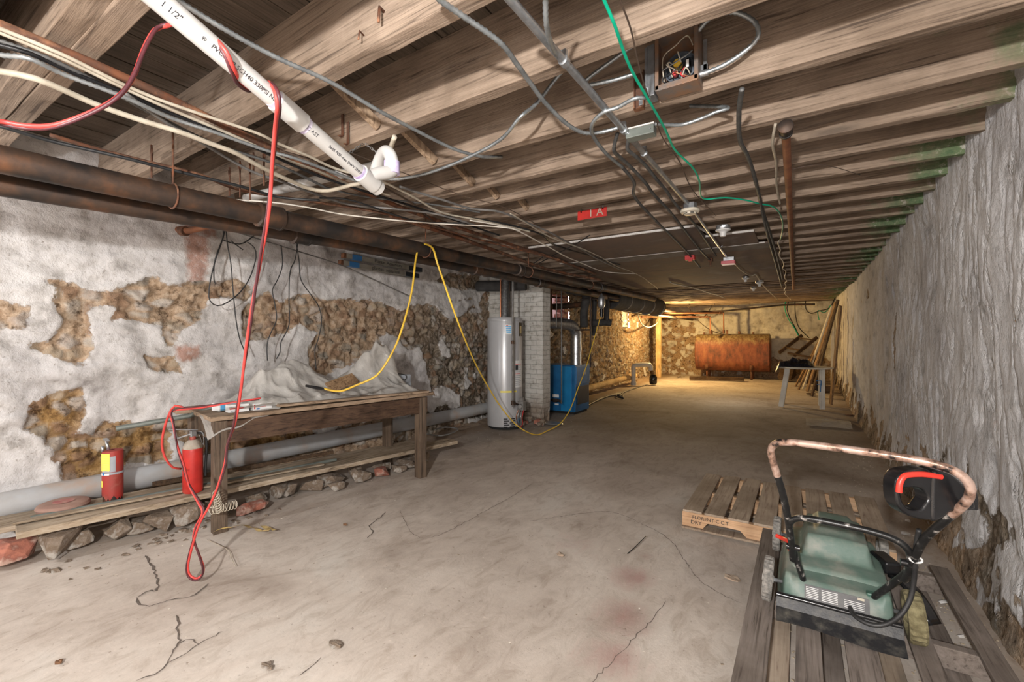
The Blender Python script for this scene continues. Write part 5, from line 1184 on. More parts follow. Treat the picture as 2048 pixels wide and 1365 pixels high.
# gas valve
v0 = Vector(PT(1044, 812, 6.0)); q = MB(); q.box(v0, (.09, .09, .13)); q.box(v0 + Vector((.0, .0, .09)), (.05, .05, .05)); q.tube([v0 + Vector((0, -.04, .0)), v0 + Vector((0.02, -.09, .0))], .03, 12)
q.build('gas_valve', M['greywire'], root, bevel=.004)
for k in range(5):
    MB().tube(smoothpts([v0 + Vector((.02 * k - .03, -.04, -.05)), v0 + Vector((.03 * k - .05, -.07 - .01 * k, -.14)), v0 + Vector((.02 * k - .05, -.03, -.24)), v0 + Vector((-.03, -.02, -.3))], .02), .005, 6).build('control_tube', M[['copper', 'galv', 'black', 'galv', 'redprint'][k]], root, smooth=True)
g0 = PT(1025.5, 556, 5.82); g1 = (g0[0], g0[1], .34)
pipe('gas_pipe', [g0, g1], .014, M['greywire'], 'slim dark gas pipe dropping in front of the water heater', 'pipe', fittings=[(.50, .035, .01), (.97, .05, .01)], fm=M['iron'])
tag(MB().tube([(g1[0], g1[1], .40), v0 + Vector((-.03, 0, -.0))], .013, 8).build('pipe_nipple', M['iron'], smooth='auto'), 'short dark pipe joining the gas pipe to the heater valve', 'pipe')
hx, hy = HC.x, HC.y
tag(MB().tube([(hx, hy, 1.525), (hx, hy, 1.60), (hx, hy, 1.86), (hx, hy + .02, 2.06)], [.072, .06, .058, .058], 18).build('flue_pipe', M['foil'], smooth='auto'), 'dark foil-wrapped flue rising from the top of the water heater', 'flue')
p = Vector(PT(1001, 600, 6.2)); tag(MB().tube([(p.x, p.y, 1.52), (p.x, p.y, 2.1)], .011, 10).build('copper_pipe', M['copper'], smooth='auto'), 'copper water pipe rising from the heater beside the flue', 'pipe')
p = Vector(PT(1019, 600, 6.25)); tag(MB().tube([(p.x, p.y, 1.52), (p.x, p.y, 2.1)], .012, 10).build('water_pipe', M['iron'], smooth='auto'), 'dark water pipe on the other side of the heater flue', 'pipe')
tag(MB().tube([PT(955, 573, 6.55), PT(1000, 573, 6.4), PT(1052, 571, 6.3)], .075, 20).build('flue_pipe', M['insul'], smooth='auto'), 'fat dark horizontal flue above the water heater', 'flue')
# rubble and bricks at the chimney foot
rg = random.Random(77)
for k in range(16):
    x, y = -3.35 + rg.uniform(-.05, .35), 5.55 + rg.uniform(-.12, .2); s_ = rg.uniform(.05, .13)
    tag(MB().rock((x, y, s_ * .3), (s_, s_ * 1.2, s_ * .8), 200 + k).build('stone', M['stone'] if k % 3 else M['brickred'], bevel=.003), 'broken brick and mortar lump at the foot of the chimney', 'rubble', 'lumps at the chimney foot')
tag(MB().lathe([(.14, 0), (.16, .01), (.15, .02)], 20, Matrix.Translation((-3.0, 5.72, .0)) @ Matrix.Scale(.7, 4, (0, 1, 0))).build('tin_lid', M['galv'], smooth='auto'), 'flat grey tin lid lying before the chimney foot', 'lid')

# ================================================================== furnace
root = thing('furnace', 'bright blue boiler cabinet beside the chimney with a silver duct on top', 'furnace', (-3.4, 6.95, 0))
MB().box((-3.415, 6.95, .415), (.67, .56, .77)).build('cabinet', M['furnace'], root, bevel=.008)
MB().box((-3.415, 6.95, .02), (.62, .5, .05)).build('base', M['dark_slot'], root)
MB().box((-3.24, 6.664, .41), (.19, .02, .74)).build('front_strip', mat('bright_blue_enamel', (.02, .25, .55), (.015, .2, .46), 4, .35, .1, .05), root, bevel=.003)
MB().box((-3.074, 6.95, .63), (.02, .54, .3)).build('side_panel', M['furnace'], root, bevel=.004); MB().box((-3.07, 6.95, .30), (.012, .46, .3)).build('side_opening', M['furnace_dark'], root, bevel=.003)
MB().box((-3.06, 6.99, .66), (.004, .14, .05)).build('rating_plate', M['label_grey'], root)
MB().box((-3.44, 6.665, .28), (.12, .01, .05)).build('white_sticker', M['label_white'], root); MB().box((-3.42, 6.665, .14), (.07, .01, .025)).build('white_sticker', M['label_white'], root)
MB().tube([(-3.5, 6.63, .21), (-3.34, 6.61, .21), (-3.3, 6.61, .18)], .022, 10).box((-3.42, 6.62, .21), (.07, .05, .06)).build('gas_valve', M['iron'], root, smooth='auto')
p = Vector(PT(1123, 700, 7.0)); tag(MB().tube([(p.x, p.y, 2.0), (p.x, p.y, .21)], .011, 8).build('gas_pipe', M['greywire'], smooth='auto'), 'thin pipe dropping down the front of the blue furnace', 'pipe')
dp = smoothpts([(-3.2, 6.95, .79), (-3.2, 6.95, 1.2), (-3.2, 6.95, 1.33), (-3.215, 6.88, 1.43), (-3.26, 6.78, 1.475), (-3.36, 6.5, 1.49), (-3.5, 6.1, 1.5), (-3.55, 5.97, 1.5)], .06)
rr_ = [.092 if i % 4 else .098 for i in range(len(dp))]
tag(MB().tube(dp, rr_, 22).build('flue_duct', M['galv_duct'], smooth='auto'), 'shiny galvanized elbow duct rising from the blue furnace into the chimney', 'duct')
# black pipe tree around the furnace
def bp(pts, r, label, m='iron', nm='black_pipe'): tag(MB().tube(smoothpts([PT(*q) for q in pts], .08), r, 12).build(nm, M[m], smooth='auto'), label, 'pipe')
bp([(1095, 614, 8.2), (1140, 612, 7.9), (1165, 608, 7.7)], .05, 'black pipe crossing the bright cellar window')
bp([(1172, 572, 7.6), (1172, 600, 7.6), (1168, 625, 7.7), (1168, 655, 7.7)], .07, 'thick lumpy black pipe dropping beside the cellar window', 'insul')
bp([(1190, 570, 8.0), (1188, 640, 8.0), (1186, 672, 8.0)], .045, 'black vertical pipe behind the silver elbow duct', 'insul')
bp([(1181, 575, 7.3), (1181, 735, 7.3)], .014, 'thin dark pipe standing behind the blue furnace')
bp([(1150, 661, 7.4), (1185, 660, 7.4)], .012, 'thin horizontal pipe behind the top of the silver duct')
bp([(1185, 647, 7.8), (1208, 645, 7.8), (1222, 646, 7.8)], .06, 'stubby thick black pipe behind the yellow cord', 'insul')
bp([(1213, 590, 7.8), (1213, 648, 7.8)], .05, 'black pipe dropping behind the silver air vent', 'insul')
bp([(1160, 600, 7.5), (1200, 598, 7.5), (1240, 600, 7.5)], .014, 'thin black pipe behind the silver air vent')
bp([(1135, 580, 6.9), (1160, 585, 7.1), (1180, 580, 7.3)], .06, 'black elbow pipe joining the steam pipes above the window', 'insul')
bp([(1100, 575, 7.2), (1102, 640, 7.2)], .03, 'rusty red pipe hugging the side of the chimney', 'rust')
bp([(1113, 590, 7.0), (1113, 655, 7.0)], .008, 'thin grey pipe in front of the cellar window', 'greywire')
p = Vector(PT(1203, 603, 6.9)); root = thing('air_vent', 'silver bulb shaped air vent the yellow cord hangs from', 'air vent', p)
MB().lathe([(.01, -.13), (.02, -.12), (.045, -.09), (.055, -.05), (.055, .03), (.045, .07), (.02, .09), (.012, .12)], 20, Matrix.Translation(p)).build('vent_body', M['galv'], root, smooth='auto')
MB().tube([p + Vector((0, 0, -.12)), p + Vector((0, 0, -.25))], .03, 10).build('vent_stem', M['blackp'], root, smooth='auto')
# big dark insulated duct and the pipes beyond
root = thing('insulated_duct', 'big dark insulated duct hanging below the joists beyond the furnace', 'duct', (-2.95, 8.2, 2.0))
MB().tube([(-2.95, 7.9, 2.0), (-2.95, 7.92, 2.0), (-2.95, 11.2, 2.04), (-2.95, 11.22, 2.04)], [.12, .2, .2, .12], 24).build('duct_run', M['insul'], root, smooth='auto')
for y in (8.6, 9.4, 10.2, 11.0): MB().tube([(-2.95, y - .02, 2.01), (-2.95, y + .02, 2.01)], .207, 24).build('duct_strap', M['greywire'], root, smooth='auto')
rg = random.Random(12)
labs = ['lowest black pipe running past the duct to the far end', 'second black pipe running past the duct to the far end', 'crooked thin black pipe under the far joists', 'dark pipe with fittings above the lit corner', 'long black pipe under the last joists above the oil tank']
for k, pp in enumerate(([(1150,590,8.2),(1250,622,10),(1350,635,13),(1385,640,14)], [(1190,570,8.5),(1290,612,11),(1350,625,13.2)], [(1340,640,13.5),(1365,634,13.5),(1375,628,13.5),(1390,632,13.5)], [(1320,600,12),(1320,622,12)], [(1330,628,13.8),(1450,622,13.2),(1560,611,12.6),(1630,609,12.2)])):
    bp(pp, (.03, .04, .03, .03, .025)[k], labs[k])
for k in range(6):
    a = (1195 + 18 * k, 548 + rg.uniform(-6, 6), 8.5 + .3 * k); b = (1290 + 12 * k, 590 + rg.uniform(-10, 12), 11 + .2 * k)
    bp([a, ((a[0] + b[0]) / 2, (a[1] + b[1]) / 2 + rg.uniform(-4, 8), 9.8), b], .012, ['first', 'second', 'third', 'fourth', 'fifth', 'sixth'][k] + ' black wire of the tangle over the insulated duct', 'black', 'electric_wire')
# cords heaped on the floor behind the furnace
for k in range(5):
    cable('electric_cable', [(max(q[0], -3.45), q[1], .015) for q in [PZ(x, y, .015) for x, y in [(1175 + 6 * k, 812 - 4 * k), (1200 + 5 * k, 797 - 3 * k), (1235 + 3 * k, 785 + 3 * k), (1250 - 8 * k, 776 + 2 * k), (1268 + k, 772 - 5 * k)]]], .012, M['greywire' if k % 2 else 'black'], ['lowest', 'second', 'third', 'fourth', 'topmost'][k] + ' dusty cable of the heap on the floor behind the furnace')

# ================================================================== far corner
zf = .06
p = Vector(PX(1267, 746, -3.7)); p.z = .02; q = MB().tube(smoothpts([(p.x, p.y, .05), (p.x, p.y, .45), (p.x, p.y, .52), (p.x + .06, p.y + .05, .56), (p.x + .3, p.y + .25, .57), (p.x + .36, p.y + .3, .54), (p.x + .37, p.y + .31, .42)], .04), .06, 16)
root = thing('sump_pipe', 'cream plastic pipe bent over a small pump in the far lit corner', 'pipe', p); q.build('pipe_bend', M['pvc'], root, smooth='auto')
MB().tube([(p.x, p.y, .03), (p.x, p.y, .12)], .075, 16).build('pipe_socket', M['pvc'], root, smooth='auto')
MB().lathe([(.07, .0), (.1, .05), (.1, .2), (.06, .27)], 16, Matrix.Translation((p.x + .42, p.y + .35, .04))).build('pump', M['blackp'], root, smooth='auto')
pp = Vector(PY(1317, 745, 14.3)); tag(MB().box((pp.x, 14.3, 1.2), (.15, .1, 2.35)).build('timber_post', M['post'], bevel=.005), 'yellow-lit timber post standing in the far left corner', 'post')
for k, (pts) in enumerate(([(1283,628,13.0),(1447,626,13.3),(1447.5,668,13.3)], [(1283,634,12.9),(1420,634,13.2),(1421,668,13.2)])):
    P4 = [PT(*a) for a in pts]
    pipe('oil_pipe', P4, .024, M['rust_red'], ['upper orange pipe crossing to the top of the oil tank', 'lower orange pipe dropping to the oil tank'][k], fittings=[(.0, .05, .01), (.77, .06, .01), (.98, .07, .012)], fm=M['rust'])
cable('electric_wire', [PT(*a) for a in [(1273,612,12.3),(1276,630,12.3),(1283,648,12.4),(1296,655,12.6),(1310,650,13.2),(1317,640,13.8),(1319,622,14.0)]], .016, M['whitewire'], 'thick white wire drooping beside the far lit window', 'wire')
cable('electric_wire', [PT(*a) for a in [(1375,612,13.6),(1395,640,13.6),(1420,660,13.6),(1447,670,13.6)]], .012, M['brownwire'], 'dark wire slanting down to the top of the oil tank', 'wire')
cable('electric_wire', [PT(*a) for a in [(1360,625,13.6),(1385,637,13.6),(1410,632,13.6),(1425,610,13.6)]], .01, M['black'], 'black wire hanging in a shallow loop above the oil tank', 'wire')
# oil tank, an upright oval cylinder lying along X
tx0, tx1, ty, tr, tz0, tz1 = -2.71, -.735, 14.93, .33, .30, 1.41
root = thing('oil_tank', 'big rusty orange oil tank on short legs before the far wall', 'oil tank', ((tx0 + tx1) / 2, ty, 0))
prof = []
for k in range(17): a = math.pi * k / 16; prof.append((ty - tr * math.cos(a), tz1 - tr + tr * math.sin(a)))
for k in range(17): a = math.pi * k / 16; prof.append((ty + tr * math.cos(a), tz0 + tr - tr * math.sin(a)))
cy_, cz_ = ty, (tz0 + tz1) / 2; vs = []; st = [(tx0 - .03, .8), (tx0 - .015, .95), (tx0, 1.0), (tx0 + .02, 1.0), (tx1 - .02, 1.0), (tx1, 1.0), (tx1 + .015, .95), (tx1 + .03, .8)]
for x, k in st:
    for y, z in prof: vs.append((x, cy_ + (y - cy_) * k, cz_ + (z - cz_) * k))
m_ = len(prof); fs = [(i * m_ + j, i * m_ + (j + 1) % m_, (i + 1) * m_ + (j + 1) % m_, (i + 1) * m_ + j) for i in range(len(st) - 1) for j in range(m_)] + [tuple(range(m_))[::-1], tuple((len(st) - 1) * m_ + j for j in range(m_))]
MB().add(vs, fs).build('tank_shell', M['tank'], root, smooth='auto')
for x in (tx0 + .32, tx1 - .45):
    for dy in (-.22, .22): MB().tube([(x, ty + dy, .03), (x, ty + dy, tz0 + .12)], .03, 8).box((x, ty + dy * 1.25, tz0 + .12), (.09, .04, .18)).build('leg', M['rust'], root, smooth='auto')
for x, h_ in ((tx0 + .2, .06), (tx0 + .42, .1), (tx0 + .85, .12), (tx0 + 1.18, .08), (tx0 + 1.55, .05)): MB().tube([(x, ty, tz1 - .01), (x, ty, tz1 + h_)], .03, 10).build('filler_cap', M['rust'], root, smooth='auto')
tag(MB().beam((tx0 + .0, 13.75, .12), (tx0 + 1.38, 14.15, .12), .12, .1).build('timber_beam', M['lumber_dark'], bevel=.004), 'dark timber lying on the floor in front of the oil tank', 'timber')
for k in range(6):
    x, y = -2.9 + rg.uniform(-.3, .2), 14.2 + rg.uniform(-.3, .3); s_ = rg.uniform(.05, .14)
    tag(MB().rock((x, y, .1), (s_, s_, s_ * .5), 300 + k).build('stone', M['stone']), 'small stone on the floor by the near end of the oil tank', 'stone', 'stones by the oil tank')

# white resin table with a black bag
tcx, tcy, th_ = .07, 9.78, .73
root = thing('resin_table', 'round white resin garden table standing by the leaning boards', 'table', (tcx, tcy, 0))
MB().lathe([(.40, -.03), (.43, -.03), (.44, -.012), (.43, 0), (.2, .002), (.01, .002)], 40, Matrix.Translation((tcx, tcy, th_))).build('table_top', M['table'], root, smooth='auto')
for sx, sy in ((-1, -1), (1, -1), (-1, 1), (1, 1)):
    a = Vector((tcx + sx * .23, tcy + sy * .23, th_ - .02)); b = Vector((tcx + sx * .28 - .05, tcy + sy * .30, .0))
    q = MB().beam(a, b, .085, .022, up=(1, 0, 0)); q.beam(a + Vector((sx * .03, 0, 0)), b + Vector((sx * .03, 0, 0)), .022, .085, up=(1, 0, 0)); q.build('leg', M['table'], root, bevel=.004)
p = Vector((tcx + .20, tcy - .315, .43)); mk = MB()
mk.tube([p + Vector((-.03, -.01, .07)), p + Vector((.04, -.015, .075)), p + Vector((.045, -.015, .0)), p + Vector((-.02, -.01, .01))], .007, 5); mk.tube([p + Vector((.04, -.015, .07)), p + Vector((.03, -.015, -.12))], .008, 5)
mk.build('blue_mark', M['blue'], root)
vs = []; n1, n2 = 40, 24
for i in range(n1):
    for j in range(n2):
        u, v_ = i / (n1 - 1), j / (n2 - 1); x = tcx - .46 + .62 * u; y = tcy - .32 + .42 * v_
        e = math.sin(math.pi * u) ** .5 * math.sin(math.pi * v_) ** .5
        hgt = float(fbm(np.array(x * 9.), np.array(y * 9.), 700, 4)); zz = th_ + .006 + e * (.05 + .16 * hgt)
        if u < .12: zz -= (.12 - u) * 1.0
        vs.append((x, y, zz))
tag(MB().add(vs, [(i * n2 + j, (i + 1) * n2 + j, (i + 1) * n2 + j + 1, i * n2 + j + 1) for i in range(n1 - 1) for j in range(n2 - 1)]).build('plastic_bag', M['bag'], smooth=True), 'crumpled black plastic bag drooping off the white table', 'bag')

# boards leaning on the right wall
rg = random.Random(5)
LB = [((1590, 775), (1660, 640), 'lumber', .10), ((1597, 780), (1668, 618), 'lumber', .07), ((1612, 770), (1672, 604), 'lumber', .12), ((1622, 785), (1676, 600), 'lumber_dark', .09), ((1605, 765), (1664, 612), 'table', .07), ((1640, 765), (1681, 612), 'lumber', .10), ((1616, 782), (1655, 655), 'lumber', .06)]
LL = ['board nearest the white table leaning on the far end of the right wall', 'narrow tan board leaning just behind the first', 'wide tan board reaching almost to the joists', 'dark brown board with the highest tip of the leaning stack', 'white painted board in the middle of the leaning stack', 'tan board closest to the right wall in the leaning stack', 'shortest narrow board of the leaning stack']
for (a, b, mt, wd), l in zip(LB, LL):
    A_ = PZ(*a, .03); k = LB.index((a, b, mt, wd)); B_ = PX(b[0], b[1], .70 - .02 * k)
    A_ = (A_[0], min(A_[1], B_[1] + .4), .03)
    tag(MB().beam(A_, B_, wd, .03, up=(-.9, -.3, .3)).build('leaning_board', M[mt], bevel=.003), l, 'board', 'boards leaning on the wall')
pz = Vector(PX(1667, 750, .70)); tag(MB().box((.68, pz.y, 1.0), (.07, .09, 2.0)).build('timber_post', M['table'], bevel=.005), 'white peeling upright behind the leaning boards', 'post')
# broken ladder piece
root = thing('broken_ladder', 'short broken wooden ladder tilted behind the white table', 'ladder', PT(1590, 705, 12.3))
a0_, a1_ = Vector(PT(1558, 706, 12.4)), Vector(PT(1604, 671, 12.4)); b0_, b1_ = Vector(PT(1588, 712, 12.1)), Vector(PT(1634, 675, 12.1))
MB().beam(a0_, a1_, .05, .08).build('rail', M['lumber_dark'], root); MB().beam(b0_, b1_, .05, .08).build('rail', M['lumber_dark'], root)
for t in (.3, .85): MB().beam(a0_.lerp(a1_, t), b0_.lerp(b1_, t), .04, .04).build('rung', M['lumber_dark'], root)
tag(MB().beam(PT(1575, 706, 12.0), PT(1646, 720, 11.6), .28, .05).build('wood_board', M['lumber_dark'], bevel=.003), 'dark board lying below the broken ladder behind the table', 'board')
LBL = ['dark crate sized timber lump under the broken ladder', 'second dark timber lump near the leaning boards', 'dark tin by the foot of the right wall', 'black bundle at the foot of the leaning boards', 'small scrap of wood by the leaning boards']
for k, (x, y, s_, h_) in enumerate(((-.3, 14.6, .5, .55), (.2, 14.3, .45, .6), (.5, 12.0, .22, .2), (.4, 12.4, .32, .34), (.2, 11.6, .2, .05))):
    tag(MB().rock((x, y, h_ / 2 + .03), (s_, s_, h_), 400 + k, 20).build('scrap_heap', M['lumber_dark'] if k != 3 else M['bag'], bevel=.01), LBL[k], 'scrap')
# electric boxes and wires on the far wall
p = Vector(PT(1645, 615, 12.9)); root = thing('meter_box', 'grey electric meter boxes with a conduit on the far wall beside the boards', 'electric box', p)
MB().tube([PT(1645, 592, 12.9), PT(1645, 630, 12.9)], .03, 10).build('conduit', M['galv'], root, smooth='auto'); MB().box(PT(1645, 632, 12.9), (.2, .12, .1)).build('meter', M['greygreen'], root, bevel=.01); MB().box(PT(1643, 645, 12.9), (.14, .1, .22)).build('fuse_box', M['blackp'], root, bevel=.01)
for k, (pts, m_) in enumerate((([(1571,604),(1570,620),(1578,640),(1588,655),(1600,678)], 'green'), ([(1577,604),(1574,618),(1580,636),(1590,655),(1602,680)], 'black'), ([(1590,602),(1591,630),(1598,655),(1618,676)], 'black'), ([(1611,602),(1612,618),(1622,627),(1640,622),(1660,615),(1672,590)], 'black'), ([(1638,640),(1636,622),(1650,625),(1662,610)], 'green'))):
    cable('electric_wire', [PT(x, y, 12.6) for x, y in pts], .012, M[m_], ['green wire hanging on the far wall above the ladder', 'wavy black wire beside the hanging green one', 'straight black wire drooping on the far wall', 'black wire looping to the leaning boards', 'green wire curled at the meter boxes'][k], 'wire')
# milky film on the floor near the right wall and debris
vs = []; n1, n2 = 40, 16; c0_, c1_ = Vector(PZ(1612, 846, .0)), Vector(PZ(1728, 856, 0))
for i in range(n1):
    for j in range(n2):
        u, v_ = i / (n1 - 1), j / (n2 - 1); p = c0_.lerp(c1_, u) + Vector((0, .75 * (v_ - .4), 0))
        e = math.sin(math.pi * u) ** .6 * math.sin(math.pi * v_); p.z = .012 + e * .09 * float(fbm(np.array(p.x * 6), np.array(p.y * 5), 800, 4)); p.x = min(p.x, .6); vs.append(p)
tag(MB().add(vs, [(i * n2 + j, (i + 1) * n2 + j, (i + 1) * n2 + j + 1, i * n2 + j + 1) for i in range(n1 - 1) for j in range(n2 - 1)]).build('plastic_sheet', M['film'], smooth=True), 'cloudy plastic sheet lying flat on the floor beside the right wall', 'plastic sheet')

# ================================================================== pallets
def clip01(x): return max(0, min(1, x))
PZt = .12
root = thing('wooden_pallet', 'pale wooden pallet with a stamped orange edge behind the lawn mower', 'pallet', (-.12, 3.45, 0))
px0, px1 = -.635, .42; n = 8; wd = .112; gap = (px1 - px0 - n * wd) / (n - 1); rg = random.Random(8)
for k in range(n):
    x = px0 + wd / 2 + k * (wd + gap); e = rg.uniform(-.02, .02)
    MB().beam((x + rg.uniform(-.004, .004), 3.0, PZt - .007), (x + rg.uniform(-.01, .01), 3.93 + e, PZt - .007), wd, .014).build('deck_board', M['pallet_pale'], root, bevel=.002)
for y in (3.47, 3.9): MB().box(((px0 + px1) / 2, y, .061), (px1 - px0, .038, .09)).build('stringer', M['pallet_edge'], root, bevel=.002)
out = [(px0, .016), (px0 + .12, .016), (px0 + .15, .055), (px0 + .33, .055), (px0 + .37, .016), (px1 - .37, .016), (px1 - .33, .055), (px1 - .15, .055), (px1 - .12, .016), (px1, .016), (px1, .106), (px0, .106)]
T = Matrix(((1, 0, 0, 0), (0, 0, 1, 3.0), (0, 1, 0, 0), (0, 0, 0, 1)))
st_ = MB(); st_.prism(out, .038, T); so = st_.build('stringer', M['pallet_edge'], root, bevel=.001); so['label'] = 'orange notched front stringer with black stamped letters'
T2 = Matrix.Translation((px0 + .05, 2.9985, .048)) @ Matrix.Rotation(R(90), 4, 'X')
text_mesh('stamp', 'DRY', .034, T2, M['ink'], root); text_mesh('stamp', 'FLORENT C.C.T', .030, T2 @ Matrix.Translation((.01, .032, 0)), M['ink'], root)
for y in (3.02, 3.45, 3.88): MB().box(((px0 + px1) / 2, y + .0, .0125), (px1 - px0, .09, .012)).build('bottom_board', M['pallet_pale'], root, bevel=.001)

root = thing('wooden_pallet', 'dark weathered pallet under the lawn mower, some boards missing', 'pallet', (.2, 2.2, 0))
for x0, x1, y1 in ((-.185, -.092, 2.95), (-.014, .062, 2.86), (.133, .226, 2.86), (.327, .397, 2.86), (.518, .585, 2.9)):
    MB().beam(((x0 + x1) / 2, 1.35, PZt - .008), ((x0 + x1) / 2 + .005, y1, PZt - .008), x1 - x0, .016, segs=3).build('deck_board', M['pallet_dark'], root, bevel=.002)
for y in (1.55, 2.2, 2.82): MB().box((.2, y, .064), (.77, .04, .076)).build('stringer', M['pallet_dark'], root, bevel=.003)
for x in (-.075, .09, .27, .46): MB().beam((x, 1.4, .014), (x, 2.88, .014), .085, .018).build('bottom_board', M['pallet_pale'] if x in (-.075, .27) else M['pallet_dark'], root, bevel=.002)
# sawdust and chips on and around it
dm = MB(); rg = random.Random(55)
for k in range(900):
    x, y = rg.uniform(-.1, .66), rg.uniform(1.7, 3.2); s_ = rg.uniform(.002, .006); z = .006 + rg.uniform(0, .004)
    dm.box((x, y, z), (s_, s_ * rg.uniform(.6, 2.5), .002), rot=Matrix.Rotation(rg.uniform(0, 3), 3, 'Z'))
tag(dm.build('sawdust', mat('pale_sawdust', (.55, .45, .32), (.4, .32, .22), 30, 1, 0, 0)), 'pale sawdust and grass clippings scattered on the floor under the dark pallet', 'sawdust', kind='stuff')

# ================================================================== lawn mower
root = thing('lawn_mower', 'small dusty green electric lawn mower with black handles standing on the dark pallet', 'lawn mower', (.12, 2.4, .12))
x0, x1, y0, y1 = -.06, .29, 2.09, 2.78; nu, nv = 70, 110
def sst(a, b, x): t = np.clip((x - a) / (b - a), 0, 1); return t * t * (3 - 2 * t)
U, V = np.meshgrid(np.linspace(-1, 1, nu), np.linspace(-1, 1, nv), indexing='ij')
Xm = .115 + U * .19 + 0 * V; Ym = 2.435 + V * .355
e = np.maximum(np.abs(U), 0) ** 6 + np.where(V > 0, np.abs(V) ** 3.2, np.abs(V) ** 14)
zt = .262 + .03 * sst(2.12, 2.3, Ym) * (1 - np.abs(U) ** 2 * .6) - .05 * sst(2.55, 2.8, Ym)
hood = sst(.128, .10, np.abs(Xm - .13) + .0) * sst(2.27, 2.33, Ym) * sst(2.76, 2.66, Ym)
zt = zt + hood * .075 + sst(.08, .055, np.abs(Xm - .13)) * sst(2.33, 2.42, Ym) * sst(2.72, 2.62, Ym) * .018
zt = zt - .012 * sst(2.20, 2.19, Ym) * sst(.15, .13, np.abs(Xm - .115))           # label recess step
rim = sst(1.0, .86, np.maximum(np.abs(U), np.where(V > 0, e ** .35, np.abs(V) ** 1.0)))
Zm = .165 + (zt - .165) * rim ** .55
cor = np.clip(np.abs(U) ** 4 + np.abs(V) ** (4 if True else 4) - 1, 0, 1)
Xm = .115 + (Xm - .115) * (1 - .10 * cor - .10 * sst(2.55, 2.8, Ym)); Ym = 2.435 + (Ym - 2.435) * (1 - .06 * cor)
body = MB().add([tuple(q) for q in np.stack([Xm, Ym, Zm], -1).reshape(-1, 3)], [(i * nv + j, (i + 1) * nv + j, (i + 1) * nv + j + 1, i * nv + j + 1) for i in range(nu - 1) for j in range(nv - 1)])
# skirt
lo = []; per = [(i, 0) for i in range(nu)] + [(nu - 1, j) for j in range(1, nv)] + [(i, nv - 1) for i in range(nu - 2, -1, -1)] + [(0, j) for j in range(nv - 2, 0, -1)]
k0 = len(body.v)
for i, j in per: body.v.append((Xm[i, j], Ym[i, j], Zm[i, j])); body.v.append((.115 + (Xm[i, j] - .115) * 1.04, 2.435 + (Ym[i, j] - 2.435) * 1.015, .145))
for a in range(len(per)):
    b = (a + 1) % len(per); body.f.append((k0 + 2 * a, k0 + 2 * a + 1, k0 + 2 * b + 1, k0 + 2 * b)); body.mi.append(0)
body.build('deck', M['mower'], root, smooth='auto')
# rear rating label
T = frame((.115, 2.082, .222), (1, 0, 0), (0, .25, 1))
MB().box((.0, 0, 0), (.2, .052, .002), T).build('rating_label', mat('dark_rating_label', (.08, .08, .085), (.12, .12, .12), 20, .5, 0, 0), root)
for k in range(7):
    MB().box((-.075, .018 - k * .006, .0012), (.04, .002, .001), T).build('printed_row', M['label_white'], root); MB().box((-.02, .018 - k * .006, .0012), (.05, .002, .001), T).build('printed_row', M['label_white'], root)
for k in range(5): MB().box((.055, .006 - k * .006, .0012), (.06, .0018, .001), T).build('printed_row', M['label_white'], root)
MB().box((.075, .02, .0012), (.02, .008, .001), T).build('printed_mark', M['cream'], root)
# rear flap
fl_ = MB(); n = 24; vs = []
for i in range(n):
    u = i / (n - 1); x = -.078 + u * .385
    for dy, z in ((2.085, .19), (2.07, .185), (2.062, .172), (2.05, .15), (1.985 + .01 * math.sin(u * 6), .127)): vs.append((x, dy, z))
fl_.add(vs, [(i * 5 + j, (i + 1) * 5 + j, (i + 1) * 5 + j + 1, i * 5 + j + 1) for i in range(n - 1) for j in range(4)]); fo = fl_.build('rear_flap', M['flap'], root, smooth='auto'); sm = fo.modifiers.new('s', 'SOLIDIFY'); sm.thickness = .004
MB().tube([(-.078, 2.072, .188), (.305, 2.072, .188)], .009, 12).build('flap_rod', M['blackp'], root, smooth='auto')
# wheels
def wheel(x, y, rad, wdt, mt, tiltz=0):
    T = Matrix.Translation((x, y, .118 + rad)) @ Matrix.Rotation(R(90 + tiltz), 4, 'Y')
    q = MB(); N_ = 48; pr = [(rad * .72, -wdt / 2), (rad * .93, -wdt / 2), (rad, -wdt * .35), (rad, wdt * .35), (rad * .93, wdt / 2), (rad * .72, wdt / 2)]
    vs = []
    for j in range(N_):
        a = 2 * math.pi * j / N_
        for i, (r_, z) in enumerate(pr):
            rr2 = r_ * (.965 if (j % 2 and i in (2, 3)) else 1); vs.append((rr2 * math.cos(a), rr2 * math.sin(a), z))
    q.add(vs, [(j * 6 + i, ((j + 1) % N_) * 6 + i, ((j + 1) % N_) * 6 + (i + 1) % 6, j * 6 + (i + 1) % 6) for j in range(N_) for i in range(6)], T)
    w_ = q.build('wheel', M[mt], root)
    MB().lathe([(.012, -wdt * .6), (.03, -wdt * .3), (rad * .73, -wdt * .25), (rad * .73, wdt * .25), (.03, wdt * .3), (.012, wdt * .6)], 24, T).build('hub', M['label_white'] if mt == 'tyre' else M['moss'], w_, smooth='auto')
wheel(-.112, 2.15, .088, .036, 'tyre', 4); wheel(-.10, 2.68, .085, .034, 'tyre', 2); wheel(.345, 2.13, .088, .05, 'moss', -4); wheel(.325, 2.7, .085, .034, 'tyre')
MB().tube([(-.12, 2.15, .206), (.34, 2.14, .206)], .008, 8).build('axle', M['galv'], root, smooth='auto'); MB().tube([(-.1, 2.68, .203), (.32, 2.69, .203)], .008, 8).build('axle', M['galv'], root, smooth='auto')
